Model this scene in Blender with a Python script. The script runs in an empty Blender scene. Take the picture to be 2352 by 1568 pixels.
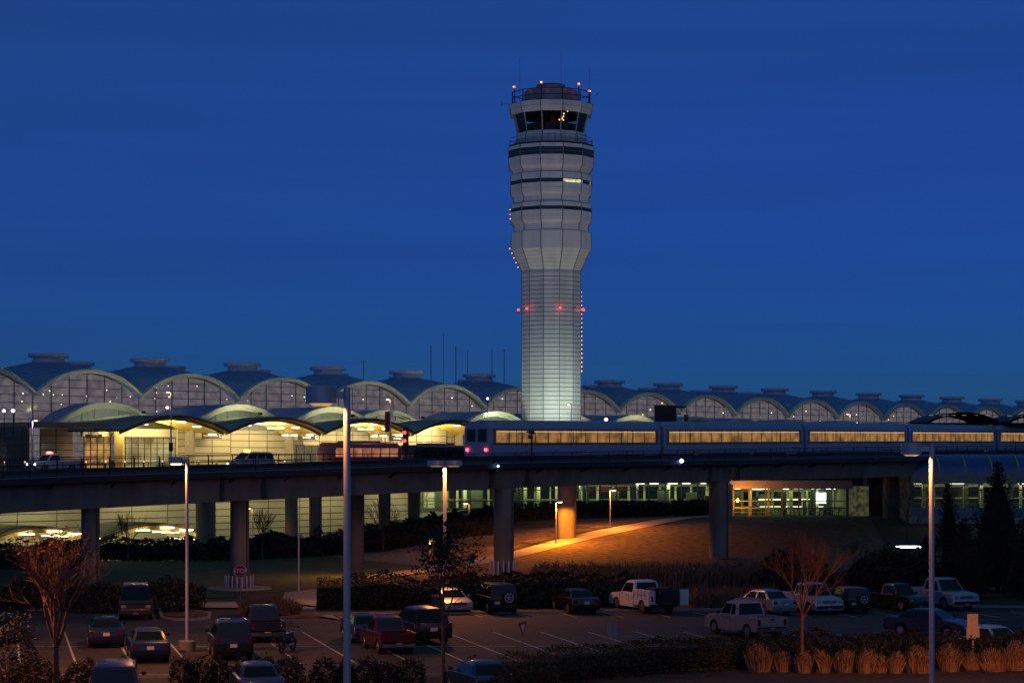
import bpy, bmesh, math, random
from mathutils import Vector, Matrix, noise
random.seed(7)
R = math.radians
SC = bpy.context.scene
COL = SC.collection
F = 4800.0; HY = 1045.0; HC = 9.5          # focal length and horizon in working units, eye height in metres

# ---------------------------------------------------------------- camera, sky, light
cd = bpy.data.cameras.new('camera'); cam = bpy.data.objects.new('camera', cd); COL.objects.link(cam)
cam.location = (0, 0, HC); cam.rotation_euler = (R(90), 0, 0)
cd.sensor_width = 36; cd.lens = 36 * F / 2352; cd.shift_y = (HY - 784) / 2352; cd.clip_end = 6000; cd.clip_start = .5
SC.camera = cam
SUN_EL = 3.0
w = bpy.data.worlds.new('World'); SC.world = w; w.use_nodes = True
nt = w.node_tree; bg = nt.nodes['Background']
sky = nt.nodes.new('ShaderNodeTexSky'); sky.sky_type = 'NISHITA'; sky.sun_disc = False
sky.sun_elevation = R(SUN_EL); sky.sun_rotation = R(200); sky.ozone_density = 8; sky.air_density = .7; sky.dust_density = 0; sky.altitude = 0
tint = nt.nodes.new('ShaderNodeMix'); tint.data_type = 'RGBA'; tint.blend_type = 'MULTIPLY'; tint.inputs[0].default_value = 1
tint.inputs[7].default_value = (.12, .33, .95, 1)
add = nt.nodes.new('ShaderNodeMix'); add.data_type = 'RGBA'; add.blend_type = 'ADD'; add.inputs[0].default_value = 1; add.inputs[7].default_value = (.125, .42, .12, 1)   # faint airglow
nt.links.new(sky.outputs[0], tint.inputs[6]); nt.links.new(tint.outputs[2], add.inputs[6])
wc = nt.nodes.new('ShaderNodeTexCoord'); wm = nt.nodes.new('ShaderNodeMapping'); wm.inputs['Scale'].default_value = (1.6, 1.6, 30); wn = nt.nodes.new('ShaderNodeTexNoise'); wn.inputs['Scale'].default_value = 1.3; wn.inputs['Detail'].default_value = 4   # thin haze bands
nt.links.new(wc.outputs['Generated'], wm.inputs[0]); nt.links.new(wm.outputs[0], wn.inputs['Vector']); wr = nt.nodes.new('ShaderNodeMapRange'); wr.inputs[1].default_value = .3; wr.inputs[2].default_value = .7; wr.inputs[3].default_value = .93; wr.inputs[4].default_value = 1.07; nt.links.new(wn.outputs[0], wr.inputs[0])
wx = nt.nodes.new('ShaderNodeVectorMath'); wx.operation = 'SCALE'; nt.links.new(add.outputs[2], wx.inputs[0]); nt.links.new(wr.outputs[0], wx.inputs[3]); nt.links.new(wx.outputs[0], bg.inputs[0]); bg.inputs[1].default_value = .1
sl = bpy.data.lights.new('sun', 'SUN'); so = bpy.data.objects.new('sun', sl); COL.objects.link(so)
sl.energy = .075; sl.angle = R(70); sl.color = (1, .84, .82); so.rotation_euler = (R(72), 0, R(14))
SC.view_settings.view_transform = 'Standard'; SC.view_settings.look = 'None'; SC.view_settings.exposure = 0; SC.view_settings.gamma = 1
SC.cycles.use_denoising = True; SC.cycles.max_bounces = 5; SC.cycles.diffuse_bounces = 2; SC.cycles.glossy_bounces = 3
SC.cycles.transparent_max_bounces = 12; SC.cycles.sample_clamp_indirect = 3; SC.cycles.caustics_reflective = False; SC.cycles.caustics_refractive = False

# ---------------------------------------------------------------- helpers
def X(px, Y): return (px - 1176) / F * Y
def Zp(py, Y): return HC + (HY - py) / F * Y
def P(px, py, Y): return Vector((X(px, Y), Y, Zp(py, Y)))
def sstep(a, b, t):
    t = max(0, min(1, (t - a) / (b - a))); return t * t * (3 - 2 * t)
def terr(x, y):
    up = 3.05 * (.55 * sstep(170, 212, y) + .45 * max(0, min(1, (y - 170) / 42)))
    h = up * sstep(-20, 8, x + .25 * (y - 190))
    h -= .9 * sstep(186, 202, y) * (1 - sstep(-30, -20, x))
    return h
def G(px, py):
    y = 50.0
    while y < 260:
        p = P(px, py, y)
        if p.z <= terr(p.x, p.y): return Vector((p.x, p.y, terr(p.x, p.y)))
        y += .15
    return P(px, py, 200)

MATS = {}
def mat(name, col, rough=.6, metal=0, var=.12, scale=3, bump=0, emit=None, es=0, spec=.5, coat=0, stretch=None):
    if name in MATS: return MATS[name]
    m = bpy.data.materials.new(name); m.use_nodes = True; t = m.node_tree; b = t.nodes['Principled BSDF']
    b.inputs['Base Color'].default_value = (*col, 1); b.inputs['Roughness'].default_value = rough; b.inputs['Metallic'].default_value = metal
    b.inputs['Specular IOR Level'].default_value = spec; b.inputs['Coat Weight'].default_value = coat
    if emit: b.inputs['Emission Color'].default_value = (*emit, 1); b.inputs['Emission Strength'].default_value = es
    if var or bump:
        tc = t.nodes.new('ShaderNodeTexCoord'); n = t.nodes.new('ShaderNodeTexNoise'); n.inputs['Scale'].default_value = scale; n.inputs['Detail'].default_value = 6
        src = tc.outputs['Object']
        if stretch:
            mp = t.nodes.new('ShaderNodeMapping'); mp.inputs['Scale'].default_value = stretch; t.links.new(src, mp.inputs[0]); src = mp.outputs[0]
        t.links.new(src, n.inputs['Vector'])
        if var:
            r = t.nodes.new('ShaderNodeValToRGB'); r.color_ramp.elements[0].position = .3; r.color_ramp.elements[1].position = .7
            r.color_ramp.elements[0].color = (*[c * (1 - var) for c in col], 1); r.color_ramp.elements[1].color = (*[min(1, c * (1 + var)) for c in col], 1)
            t.links.new(n.outputs[0], r.inputs[0]); t.links.new(r.outputs[0], b.inputs['Base Color'])
        if bump:
            bp = t.nodes.new('ShaderNodeBump'); bp.inputs['Strength'].default_value = bump; bp.inputs['Distance'].default_value = .05
            t.links.new(n.outputs[0], bp.inputs['Height']); t.links.new(bp.outputs[0], b.inputs['Normal'])
    MATS[name] = m; return m
def glow(name, col, s):
    if name in MATS: return MATS[name]
    m = bpy.data.materials.new(name); m.use_nodes = True; t = m.node_tree; b = t.nodes['Principled BSDF']
    b.inputs['Base Color'].default_value = (*[min(.8, c) for c in col], 1); b.inputs['Emission Color'].default_value = (*col, 1); b.inputs['Emission Strength'].default_value = s
    MATS[name] = m; return m
def litglass(name, lo, hi, s, scale=.35, glass=.12):
    """glass in front of a lit room: dark reflecting pane that also gives off the room's uneven light"""
    if name in MATS: return MATS[name]
    m = bpy.data.materials.new(name); m.use_nodes = True; t = m.node_tree; b = t.nodes['Principled BSDF']
    b.inputs['Base Color'].default_value = (.03, .03, .035, 1); b.inputs['Roughness'].default_value = glass
    tc = t.nodes.new('ShaderNodeTexCoord'); n = t.nodes.new('ShaderNodeTexNoise'); n.inputs['Scale'].default_value = scale; n.inputs['Detail'].default_value = 4
    t.links.new(tc.outputs['Object'], n.inputs['Vector'])
    r = t.nodes.new('ShaderNodeValToRGB'); r.color_ramp.elements[0].position = .35; r.color_ramp.elements[1].position = .65
    r.color_ramp.elements[0].color = (*lo, 1); r.color_ramp.elements[1].color = (*hi, 1)
    t.links.new(n.outputs[0], r.inputs[0]); t.links.new(r.outputs[0], b.inputs['Emission Color']); b.inputs['Emission Strength'].default_value = s
    MATS[name] = m; return m
def clearglass(name):
    if name in MATS: return MATS[name]
    m = bpy.data.materials.new(name); m.use_nodes = True; t = m.node_tree; o = t.nodes['Material Output']
    g = t.nodes.new('ShaderNodeBsdfGlossy'); g.inputs['Roughness'].default_value = .03; tr = t.nodes.new('ShaderNodeBsdfTransparent'); tr.inputs[0].default_value = (.85, .9, .86, 1)
    fr = t.nodes.new('ShaderNodeFresnel'); fr.inputs[0].default_value = 1.45; mx = t.nodes.new('ShaderNodeMixShader')
    t.links.new(fr.outputs[0], mx.inputs[0]); t.links.new(tr.outputs[0], mx.inputs[1]); t.links.new(g.outputs[0], mx.inputs[2]); t.links.new(mx.outputs[0], o.inputs[0])
    MATS[name] = m; return m

class MB:
    def __init__(s): s.v = []; s.f = []
    def add(s, vs, fs):
        o = len(s.v); s.v += [tuple(v) for v in vs]; s.f += [tuple(i + o for i in f) for f in fs]; return s
    def quad(s, a, b, c, d): return s.add([a, b, c, d], [(0, 1, 2, 3)])
    def tri(s, a, b, c): return s.add([a, b, c], [(0, 1, 2)])
    def hexa(s, b4, t4):
        return s.add(list(b4) + list(t4), [(3, 2, 1, 0), (4, 5, 6, 7), (0, 1, 5, 4), (1, 2, 6, 5), (2, 3, 7, 6), (3, 0, 4, 7)])
    def box(s, c, d, rz=0):
        hx, hy, hz = d[0] / 2, d[1] / 2, d[2] / 2; ca, sa = math.cos(rz), math.sin(rz)
        f = lambda x, y, z: (c[0] + x * ca - y * sa, c[1] + x * sa + y * ca, c[2] + z)
        return s.hexa([f(-hx, -hy, -hz), f(hx, -hy, -hz), f(hx, hy, -hz), f(-hx, hy, -hz)], [f(-hx, -hy, hz), f(hx, -hy, hz), f(hx, hy, hz), f(-hx, hy, hz)])
    def bar(s, a, b, wd, ht=None):
        a = Vector(a); b = Vector(b); d = (b - a)
        if d.length < 1e-6: return s
        d.normalize(); up = Vector((0, 0, 1)) if abs(d.z) < .95 else Vector((0, 1, 0)); sx = d.cross(up).normalized() * wd / 2; sz = sx.cross(d).normalized() * (ht or wd) / 2
        return s.hexa([a - sx - sz, a + sx - sz, b + sx - sz, b - sx - sz], [a - sx + sz, a + sx + sz, b + sx + sz, b - sx + sz])
    def tube(s, a, b, r0, r1=None, n=10, cap=True):
        a = Vector(a); b = Vector(b); r1 = r0 if r1 is None else r1; d = (b - a)
        if d.length < 1e-6: return s
        d.normalize(); up = Vector((0, 0, 1)) if abs(d.z) < .95 else Vector((0, 1, 0)); u = d.cross(up).normalized(); v = u.cross(d)
        vs = [];
        for c, r in ((a, r0), (b, r1)):
            for i in range(n):
                t = 2 * math.pi * i / n; vs.append(c + u * (r * math.cos(t)) + v * (r * math.sin(t)))
        fs = [(i, (i + 1) % n, n + (i + 1) % n, n + i) for i in range(n)]
        if cap: fs += [tuple(range(n - 1, -1, -1)), tuple(range(n, 2 * n))]
        return s.add(vs, fs)
    def rings(s, rs, closed=True, caps=True):
        n = len(rs[0]); vs = [p for r in rs for p in r]; fs = []
        for j in range(len(rs) - 1):
            for i in range(n if closed else n - 1):
                a = j * n + i; b = j * n + (i + 1) % n; fs.append((a, b, b + n, a + n))
        if caps and closed: fs += [tuple(range(n - 1, -1, -1)), tuple(range((len(rs) - 1) * n, len(rs) * n))]
        return s.add(vs, fs)
    def lathe(s, c, prof, n=24, ph=0, caps=True):
        return s.rings([[(c[0] + r * math.cos(2 * math.pi * i / n + ph), c[1] + r * math.sin(2 * math.pi * i / n + ph), c[2] + z) for i in range(n)] for r, z in prof], caps=caps)
    def build(s, name, m, parent=None, smooth=0, recalc=True, rot=None, loc=None, bevel=0):
        me = bpy.data.meshes.new(name); me.from_pydata(s.v, [], s.f)
        if recalc or bevel:
            b = bmesh.new(); b.from_mesh(me)
            if recalc: bmesh.ops.recalc_face_normals(b, faces=b.faces)
            if bevel: bmesh.ops.bevel(b, geom=b.edges[:], offset=bevel, segments=2, affect='EDGES', clamp_overlap=True)
            b.to_mesh(me); b.free()
        if smooth:
            for p in me.polygons: p.use_smooth = True
            me.set_sharp_from_angle(angle=R(smooth))
        if m: me.materials.append(m)
        me.update(); o = bpy.data.objects.new(name, me); COL.objects.link(o)
        if parent: o.parent = parent
        return o
def tag(o, label=None, cat=None, group=None, kind=None):
    if label: o['label'] = label
    if cat: o['category'] = cat
    if group: o['group'] = group
    if kind: o['kind'] = kind
    return o
def empty(name, loc=(0, 0, 0), rz=0, **k):
    o = bpy.data.objects.new(name, None); COL.objects.link(o); o.location = loc; o.rotation_euler = (0, 0, rz); o.empty_display_size = .2
    return tag(o, **k)
KIDS = {}
def copy_tree(o, parent=None, skip_lights=False):
    c = o.copy(); COL.objects.link(c)
    if parent: c.parent = parent
    for ch in [x for x in bpy.data.objects if x.parent == o]:
        copy_tree(ch, c)
    return c
def lamp(kind, loc, energy, col, r=.15, parent=None, name='lamp_light', rot=None, spot=None, size=None, blend=.6):
    l = bpy.data.lights.new(name, kind); l.energy = energy; l.color = col; o = bpy.data.objects.new(name, l); COL.objects.link(o); o.location = loc
    if kind == 'AREA':
        l.shape = 'RECTANGLE'; l.size, l.size_y = size
    else: l.shadow_soft_size = r
    if kind == 'SPOT': l.spot_size = R(spot or 120); l.spot_blend = blend
    if rot: o.rotation_euler = rot
    if parent: o.parent = parent
    return o
def text(name, s, size, m, M4, parent=None, ext=.01, align='CENTER'):
    cu = bpy.data.curves.new(name, 'FONT'); cu.body = s; cu.size = size; cu.extrude = ext; cu.align_x = align; cu.align_y = 'CENTER'; cu.offset = size * .012
    o = bpy.data.objects.new(name + '_c', cu); COL.objects.link(o); dg = bpy.context.evaluated_depsgraph_get(); me = bpy.data.meshes.new_from_object(o.evaluated_get(dg)); bpy.data.objects.remove(o)
    me.materials.clear(); me.materials.append(m); me.transform(M4); t = bpy.data.objects.new(name, me); COL.objects.link(t)
    if parent: t.parent = parent
    return t

# ---------------------------------------------------------------- materials
SOD = (1, .30, .06); SODH = (1, .255, .015)
M = dict(
 concrete=mat('concrete', (.22, .205, .165), .8, var=.28, scale=.9, bump=.1, stretch=(1, 1, .35)),
 dark=mat('dark_steel', (.018, .02, .024), .55, .3), steel=mat('grey_steel', (.2, .21, .23), .45, .5),
 alu=mat('brushed_aluminium', (.56, .57, .60), .42, .4, var=.06), asphalt=mat('asphalt', (.055, .052, .05), .85, var=.3, scale=.5, bump=.25),
 paint=mat('road_paint', (.55, .55, .52), .7, var=.35, scale=2.2), kerb=mat('kerb_concrete', (.30, .29, .27), .8, var=.2),
 lawn=mat('lawn', (.026, .072, .02), .95, var=.45, scale=.8, bump=.6), mulch=mat('mulch', (.11, .062, .036), .95, var=.55, scale=2.5, bump=1),
 cover=mat('winter_ground_cover', (.11, .08, .045), .95, var=.65, scale=1.6, bump=1), gravel=mat('river_gravel', (.17, .15, .13), .9, var=.5, scale=3, bump=.8),
 path=mat('path_concrete', (.36, .33, .29), .85, var=.12, scale=1.2), soil=mat('soil', (.03, .032, .02), .95, var=.4, scale=.3),
 roof=mat('blue_grey_metal_roof', (.19, .34, .60), .42, .1, var=.12, scale=.8, stretch=(1, 1, 6)), cream=mat('cream_trim', (.68, .69, .52), .5, var=.08),
 panel=mat('cream_wall_panel', (.62, .56, .42), .5, var=.05, scale=.4), wpanel=mat('white_tower_panel', (.74, .72, .71), .38, var=.10, scale=.9, stretch=(1, 1, .15)),
 yellow=mat('yellow_soffit', (.62, .46, .13), .5, var=.05), louvre=mat('grey_louvre', (.17, .2, .2), .5), groove=mat('panel_joint', (.13, .15, .16), .6),
 bark=mat('bark', (.10, .07, .055), .9, var=.3, scale=6), hedge=mat('hedge_leaf', (.030, .036, .012), .7, var=.5, scale=1.2), dhedge=mat('dark_hedge_leaf', (.012, .016, .010), .8, var=.5, scale=1),
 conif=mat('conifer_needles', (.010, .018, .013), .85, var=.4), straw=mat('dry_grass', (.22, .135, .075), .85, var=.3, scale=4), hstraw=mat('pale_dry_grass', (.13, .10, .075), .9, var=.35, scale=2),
 redleaf=mat('dry_red_leaf', (.16, .05, .028), .8, var=.4), shrub=mat('shrub_leaf', (.025, .024, .012), .7, var=.5, scale=2),
 bglass=mat('dark_glass', (.007, .013, .026), .06, var=0), tyre=mat('tyre_rubber', (.012, .012, .012), .8, var=0), rim=mat('alloy_rim', (.42, .42, .44), .3, .8, var=0),
 chrome=mat('chrome', (.6, .6, .62), .15, 1, var=0), trim=mat('black_trim', (.015, .015, .016), .5, var=0), tail=mat('tail_lamp_red', (.12, .006, .008), .15, var=0, coat=.5),
 headl=mat('head_lamp_glass', (.55, .55, .58), .08, .4, var=0, coat=1), plate=mat('number_plate', (.62, .62, .66), .5, var=0), amber=mat('amber_lens', (.6, .2, .02), .2, var=0),
 signred=mat('sign_red', (.38, .012, .018), .5, var=.05), signwhite=mat('sign_white', (.7, .7, .7), .5, var=0), signback=mat('sign_back', (.34, .38, .36), .6, .3, var=.1), brown=mat('sign_brown', (.05, .018, .01), .5, var=.05),
)

t_ = M['asphalt'].node_tree; b_ = t_.nodes['Principled BSDF']; src_ = b_.inputs['Base Color'].links[0].from_socket
n1 = t_.nodes.new('ShaderNodeTexNoise'); n1.inputs['Scale'].default_value = .13; n1.inputs['Detail'].default_value = 3; tc_ = t_.nodes.new('ShaderNodeTexCoord'); t_.links.new(tc_.outputs['Object'], n1.inputs['Vector'])
v1 = t_.nodes.new('ShaderNodeTexVoronoi'); v1.feature = 'DISTANCE_TO_EDGE'; v1.inputs['Scale'].default_value = .16; t_.links.new(tc_.outputs['Object'], v1.inputs['Vector'])
r1 = t_.nodes.new('ShaderNodeMapRange'); r1.inputs[1].default_value = .3; r1.inputs[2].default_value = .7; r1.inputs[3].default_value = .65; r1.inputs[4].default_value = 1.35; t_.links.new(n1.outputs[0], r1.inputs[0])
r2 = t_.nodes.new('ShaderNodeMapRange'); r2.inputs[1].default_value = 0; r2.inputs[2].default_value = .012; r2.inputs[3].default_value = .45; r2.inputs[4].default_value = 1; t_.links.new(v1.outputs[0], r2.inputs[0])
m1 = t_.nodes.new('ShaderNodeMath'); m1.operation = 'MULTIPLY'; t_.links.new(r1.outputs[0], m1.inputs[0]); t_.links.new(r2.outputs[0], m1.inputs[1])
x1_ = t_.nodes.new('ShaderNodeVectorMath'); x1_.operation = 'SCALE'; t_.links.new(src_, x1_.inputs[0]); t_.links.new(m1.outputs[0], x1_.inputs[3]); t_.links.new(x1_.outputs[0], b_.inputs['Base Color'])
# ---------------------------------------------------------------- ground, lot, paths
gm = MB(); nx, ny = 90, 110
xs = [-1500, -700, -300, -140] + [-90 + i * 180 / 80 for i in range(81)] + [140, 300, 700, 1500]
ys = [-200, -60, 0, 30] + [50 + i * 2.0 for i in range(106)] + [290, 360, 500, 900, 2500, 5500]
gm.rings([[(x, y, terr(x, y)) for x in xs] for y in ys], closed=False)
tag(gm.build('ground', M['soil'], smooth=60), kind='structure')
def sheet(name, pts_px, m, dz, n=26, kind='structure', **k):
    """a strip between two edge polylines given as ground points, draped on the terrain"""
    mb = MB(); a, b = pts_px
    A = [G(*p) for p in a]; B = [G(*p) for p in b]
    def ev(L, t):
        t *= len(L) - 1; i = min(int(t), len(L) - 2); return L[i].lerp(L[i + 1], t - i)
    rows = []
    for i in range(n + 1):
        p, q = ev(A, i / n), ev(B, i / n); row = []
        for j in range(13):
            c = p.lerp(q, j / 12); row.append((c.x, c.y, terr(c.x, c.y) + dz))
        rows.append(row)
    mb.rings(rows, closed=False); o = mb.build(name, m, smooth=60); return tag(o, kind=kind, **k)
def flat(name, pts, m, dz, n=1):
    o = MB().add([(x, y, dz) for x, y in pts], [tuple(range(len(pts)))]).build(name, m); return tag(o, kind='structure')
flat('parking_lot', [(-70, 88), (80, 88), (80, 128), (20, 127.6), (-3, 126.5), (-9, 125), (-12, 127), (-20, 127.5), (-34, 121), (-70, 121)], M['asphalt'], .012)
sheet('lawn', ([(200, 1383), (640, 1368), (735, 1352), (840, 1326)], [(200, 1268), (600, 1262), (800, 1280), (1000, 1300)]), M['lawn'], .03)
sheet('gravel_bed', ([(640, 1266), (800, 1284), (1000, 1304), (1130, 1290)], [(640, 1250), (850, 1246), (1050, 1236), (1200, 1228)]), M['gravel'], .045)
sheet('hillside', ([(1010, 1325), (1200, 1335), (1650, 1330), (2100, 1330)], [(1010, 1296), (1190, 1272), (1480, 1209), (1990, 1189)]), M['cover'], .05, n=60)
sheet('upper_bank', ([(1060, 1287), (1175, 1262), (1450, 1202), (1610, 1183.5)], [(1050, 1242), (1200, 1224), (1440, 1195), (1600, 1181)]), M['cover'], .05, n=40)
sheet('footpath', ([(838, 1330), (900, 1327), (1010, 1310), (1175, 1284), (1480, 1213), (1640, 1188)], [(850, 1322), (900, 1316), (1010, 1297), (1175, 1269), (1460, 1203), (1640, 1184)]), M['path'], .09, n=60)
sheet('pavement', ([(380, 1398), (600, 1398), (780, 1425)], [(380, 1386), (560, 1386), (735, 1399)]), M['path'], .1)
sheet('pavement', ([(640, 1386), (700, 1390), (740, 1396)], [(655, 1362), (715, 1356), (760, 1350)]), M['path'], .08)
sheet('mulch_bed', ([(725, 1414), (900, 1412), (1300, 1407), (1740, 1399)], [(725, 1392), (900, 1392), (1300, 1390), (1740, 1384)]), M['mulch'], .11)
flat('mulch_bed', [(3, 60), (70, 60), (70, 97), (12, 94.3), (3, 89.5)], M['mulch'], .03)
flat('mulch_bed', [(-60, 60), (8, 60), (8, 89), (-60, 89)], M['soil'], .02)
def kerbline(pts, h=.14, wd=.18):
    mb = MB()
    for a, b in zip(pts, pts[1:]):
        mb.bar((a[0], a[1], h / 2), (b[0], b[1], h / 2), wd, h)
    return tag(mb.build('kerb', M['kerb']), kind='structure')
k1 = [G(725, 1415), G(900, 1412.5), G(1100, 1409), G(1300, 1407.5), G(1550, 1403), G(1800, 1398), G(2100, 1393), G(2380, 1396)]
kerbline([(p.x, p.y) for p in k1])
kerbline([(-70, 89.2), (-20, 89.2), (4, 90), (12, 94.5), (70, 97.2)])
k2 = [G(60, 1402), G(200, 1399), G(365, 1400), G(372, 1420), G(400, 1425), G(450, 1425), G(480, 1420), G(482, 1410), G(420, 1402), G(370, 1400)]
kerbline([(p.x, p.y) for p in k2])
c = G(425, 1413); tag(MB().lathe((c.x, c.y, 0), [(1.7, 0), (1.6, .1), (.3, .13)], 20).build('mulch_bed', M['mulch']), kind='structure')
c = G(655, 1413); tag(MB().lathe((c.x, c.y, 0), [(2.8, 0), (2.7, .1), (.3, .14)], 24).build('mulch_bed', M['mulch']), kind='structure')
# stall markings: slanted stalls either side of a long centre line
SL = (-.245, 1)
def stripe(p, L, name='stall_line', wd=.1, d=SL):
    n_ = math.hypot(*d); dx, dy = d[0] / n_, d[1] / n_; ox, oy = -dy * wd / 2, dx * wd / 2; h = L / 2
    a = (p[0] - dx * h, p[1] - dy * h); b = (p[0] + dx * h, p[1] + dy * h)
    return tag(MB().quad((a[0] + ox, a[1] + oy, .018), (a[0] - ox, a[1] - oy, .018), (b[0] - ox, b[1] - oy, .018), (b[0] + ox, b[1] + oy, .018)).build(name, M['paint']), kind='structure')
yc = 9.5 * F / (1484 - HY)
tag(MB().quad((-32, yc - .05, .016), (30, yc - .05, .016), (30, yc + .05, .016), (-32, yc + .05, .016)).build('centre_line', M['paint']), kind='structure')
sx0 = X(1169, yc) + SL[0] * 0
for i in range(-12, 9):
    stripe((sx0 + 2.56 * i + 1.2, yc), 17.6)
for i in range(-4, 12):
    p = G(1135 + 60, 1418); stripe((p.x + 2.75 * i, 124.6), 4.6)

# ---------------------------------------------------------------- terminal frame
TH = R(48.4); U = Vector((math.cos(TH), math.sin(TH), 0)); N = Vector((math.sin(TH), -math.cos(TH), 0))
D0 = Vector((X(112, 224.8), 224.8, 0)); BAY = 13.7
def T(k, wv, z): return D0 + U * (k * BAY) + N * wv + Vector((0, 0, z))
ROT_T = TH
US = [-1 + i / 4.5 for i in range(10)]
def dome(u, v):        # shallow cone rising from the four arches to the round cap
    a_, b_ = arch(u), arch(v); return min(a_ + b_, max(a_, b_, 1.55 - .62 * math.hypot(u, v)))
def zoff(k): return .28 - .045 * k
SPR = 15.68; RISE = 2.5
def arch(u, rise=1.0):                         # polygonal segmental arch, u in -1..1
    n = 4.5; xs_ = [-1 + i / n for i in range(10)]
    f = lambda t: (math.sqrt(max(0, 1.65 ** 2 - (t * 1.0) ** 2)) - math.sqrt(1.65 ** 2 - 1)) / (1.65 - math.sqrt(1.65 ** 2 - 1))
    u = max(-1, min(1, u)); i = min(int((u + 1) * n + 1e-6), 8); t = (u + 1) * n - i
    return rise * (f(xs_[i]) * (1 - t) + f(xs_[i + 1]) * t)
TERM = empty('airport_terminal', T(4, 0, 0), label='long terminal with a row of blue grey vaulted roofs, round caps and arched glass bays', cat='airport terminal')
TL = TERM.location
def tb(mb, name, m, parent=TERM, **k):
    mb.v = [tuple(Vector(v) - TL) for v in mb.v]; return mb.build(name, m, parent, **k)
GL_MAIN = litglass('hall_glass', (.075, .064, .078), (.14, .115, .122), 1.0, 1.3)
GL_LOW = litglass('ticket_hall_glass', (.13, .085, .03), (.5, .4, .17), 1.0, .5)
mullm = mat('window_mullion', (.07, .10, .19), .5, .1)
spark = glow('hall_lamp', (1, .78, .6), 4)
for row, kk in ((0, range(-1, 18)), (-1, range(-1, 12))):
    for k in kk:
        dz = zoff(k); n = 9; mb = MB(); rows = []
        for j in range(n + 1):
            v = -1 + 2 * j / n; rr = []
            for i in range(n + 1):
                u = -1 + 2 * i / n; au, av = arch(u), arch(v)
                z = SPR + dz + RISE * dome(u, v); rr.append(T(k + u / 2, row * BAY + v * BAY / 2, z))
            rows.append(rr)
        mb.rings(rows, closed=False)
        for j in (0, 1, 2, 3, 4, 5, 6, 7, 8):     # standing seams on the roof
            pass
        rf = tb(mb, 'roof_bay', M['roof'])
        zc = SPR + dz + RISE * 1.5
        c = T(k, row * BAY, zc - .08) - TL
        MB().lathe(c, [(1.75, -.25), (1.7, .35), (2.15, .36), (2.2, .45), (2.2, .72), (2.1, .78)], 28).build('skylight_cap', mat('cap_metal', (.72, .74, .78), .5), rf, smooth=30)
        if row: continue
        # standing seam ribs (thin raised bars) running around the vault
        sm = MB()
        for a_ in range(1, 14):
            v = -1 + 2 * a_ / 14
            pts = [T(k + u / 2, v * BAY / 2, SPR + dz + RISE * dome(u, v) + .03) for u in US]
            for a, b in zip(pts, pts[1:]): sm.bar(a, b, .06, .07)
        tb(sm, 'roof_seam', mat('roof_seam', (.28, .42, .66), .5, .1), rf)
        W0 = 6.95
        us = US
        tr = MB(); outer = [T(k + u / 2, 0, SPR + dz + RISE * arch(u)) for u in us]
        for a, b, in zip(outer, outer[1:]):
            lo_a = a + Vector((0, 0, -.34)); lo_b = b + Vector((0, 0, -.34)); hi = Vector((0, 0, .1))
            tr.hexa([lo_a + N * (W0 - .1), lo_b + N * (W0 - .1), lo_b + N * (W0 + .55), lo_a + N * (W0 + .55)], [a + hi + N * (W0 - .1), b + hi + N * (W0 - .1), b + hi + N * (W0 + .55), a + hi + N * (W0 + .55)])
        tb(tr, 'arch_fascia', M['cream'])
        g = MB(); lo = 9.0
        for a, b in zip(outer, outer[1:]):
            g.quad(Vector((a.x, a.y, lo)) + N * (W0 - .3), Vector((b.x, b.y, lo)) + N * (W0 - .3), b + Vector((0, 0, -.4)) + N * (W0 - .3), a + Vector((0, 0, -.4)) + N * (W0 - .3))
        gw = tb(g, 'arched_window', GL_MAIN)
        fm = MB()
        for i in range(6):
            u = -1 + 2 * i / 6 + (.0 if i else .0); p = T(k + u / 2, W0 - .22, 0); fm.bar(p + Vector((0, 0, lo)), p + Vector((0, 0, SPR + dz + RISE * arch(u) - .3)), .10, .12)
        z = lo + .9
        while z < SPR + RISE - .6:
            ue = 1.0
            if z > SPR + dz - .5:
                ue = max([abs(q / 100) for q in range(-100, 101) if SPR + dz + RISE * arch(q / 100) - .5 > z] or [0])
            if ue > .1: fm.bar(T(k - ue / 2, W0 - .24, z), T(k + ue / 2, W0 - .24, z), .07, .07)
            z += .83
        # diagonal roof trusses seen through the glass
        tb(fm, 'window_frame', mullm, gw)
        if k < 15:
            li = MB(); rnd = random.Random(k * 13 + 1)
            nl = [13, 12, 9, 6, 3, 3, 2, 2, 3, 4, 3, 5, 3, 3, 3, 2, 2][k + 1]
            for _ in range(nl):
                u = rnd.uniform(-.85, .85); z = rnd.uniform(13.8, 16.3) if rnd.random() < .8 else rnd.uniform(16, 17.3)
                if z > SPR + RISE * arch(u) - .6: z = 15.5
                p = T(k + u / 2, W0 - .26, z + dz); sz = rnd.uniform(.04, .09); tb(MB().lathe(p, [(.01, -sz), (sz, 0), (.01, sz)], 8), 'hall_lamp', spark, gw)
# main hall body behind (walls so the building has depth)
mb = MB(); a, b, c_, d_ = T(-1.5, 6.4, 0), T(17.5, 6.4, 0), T(17.5, -34, 0), T(-1.5, -34, 0)
mb.hexa([a, b, c_, d_], [p + Vector((0, 0, 15.6)) for p in (a, b, c_, d_)])
tb(mb, 'hall_body', mat('hall_wall', (.2, .2, .21), .7))

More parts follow.
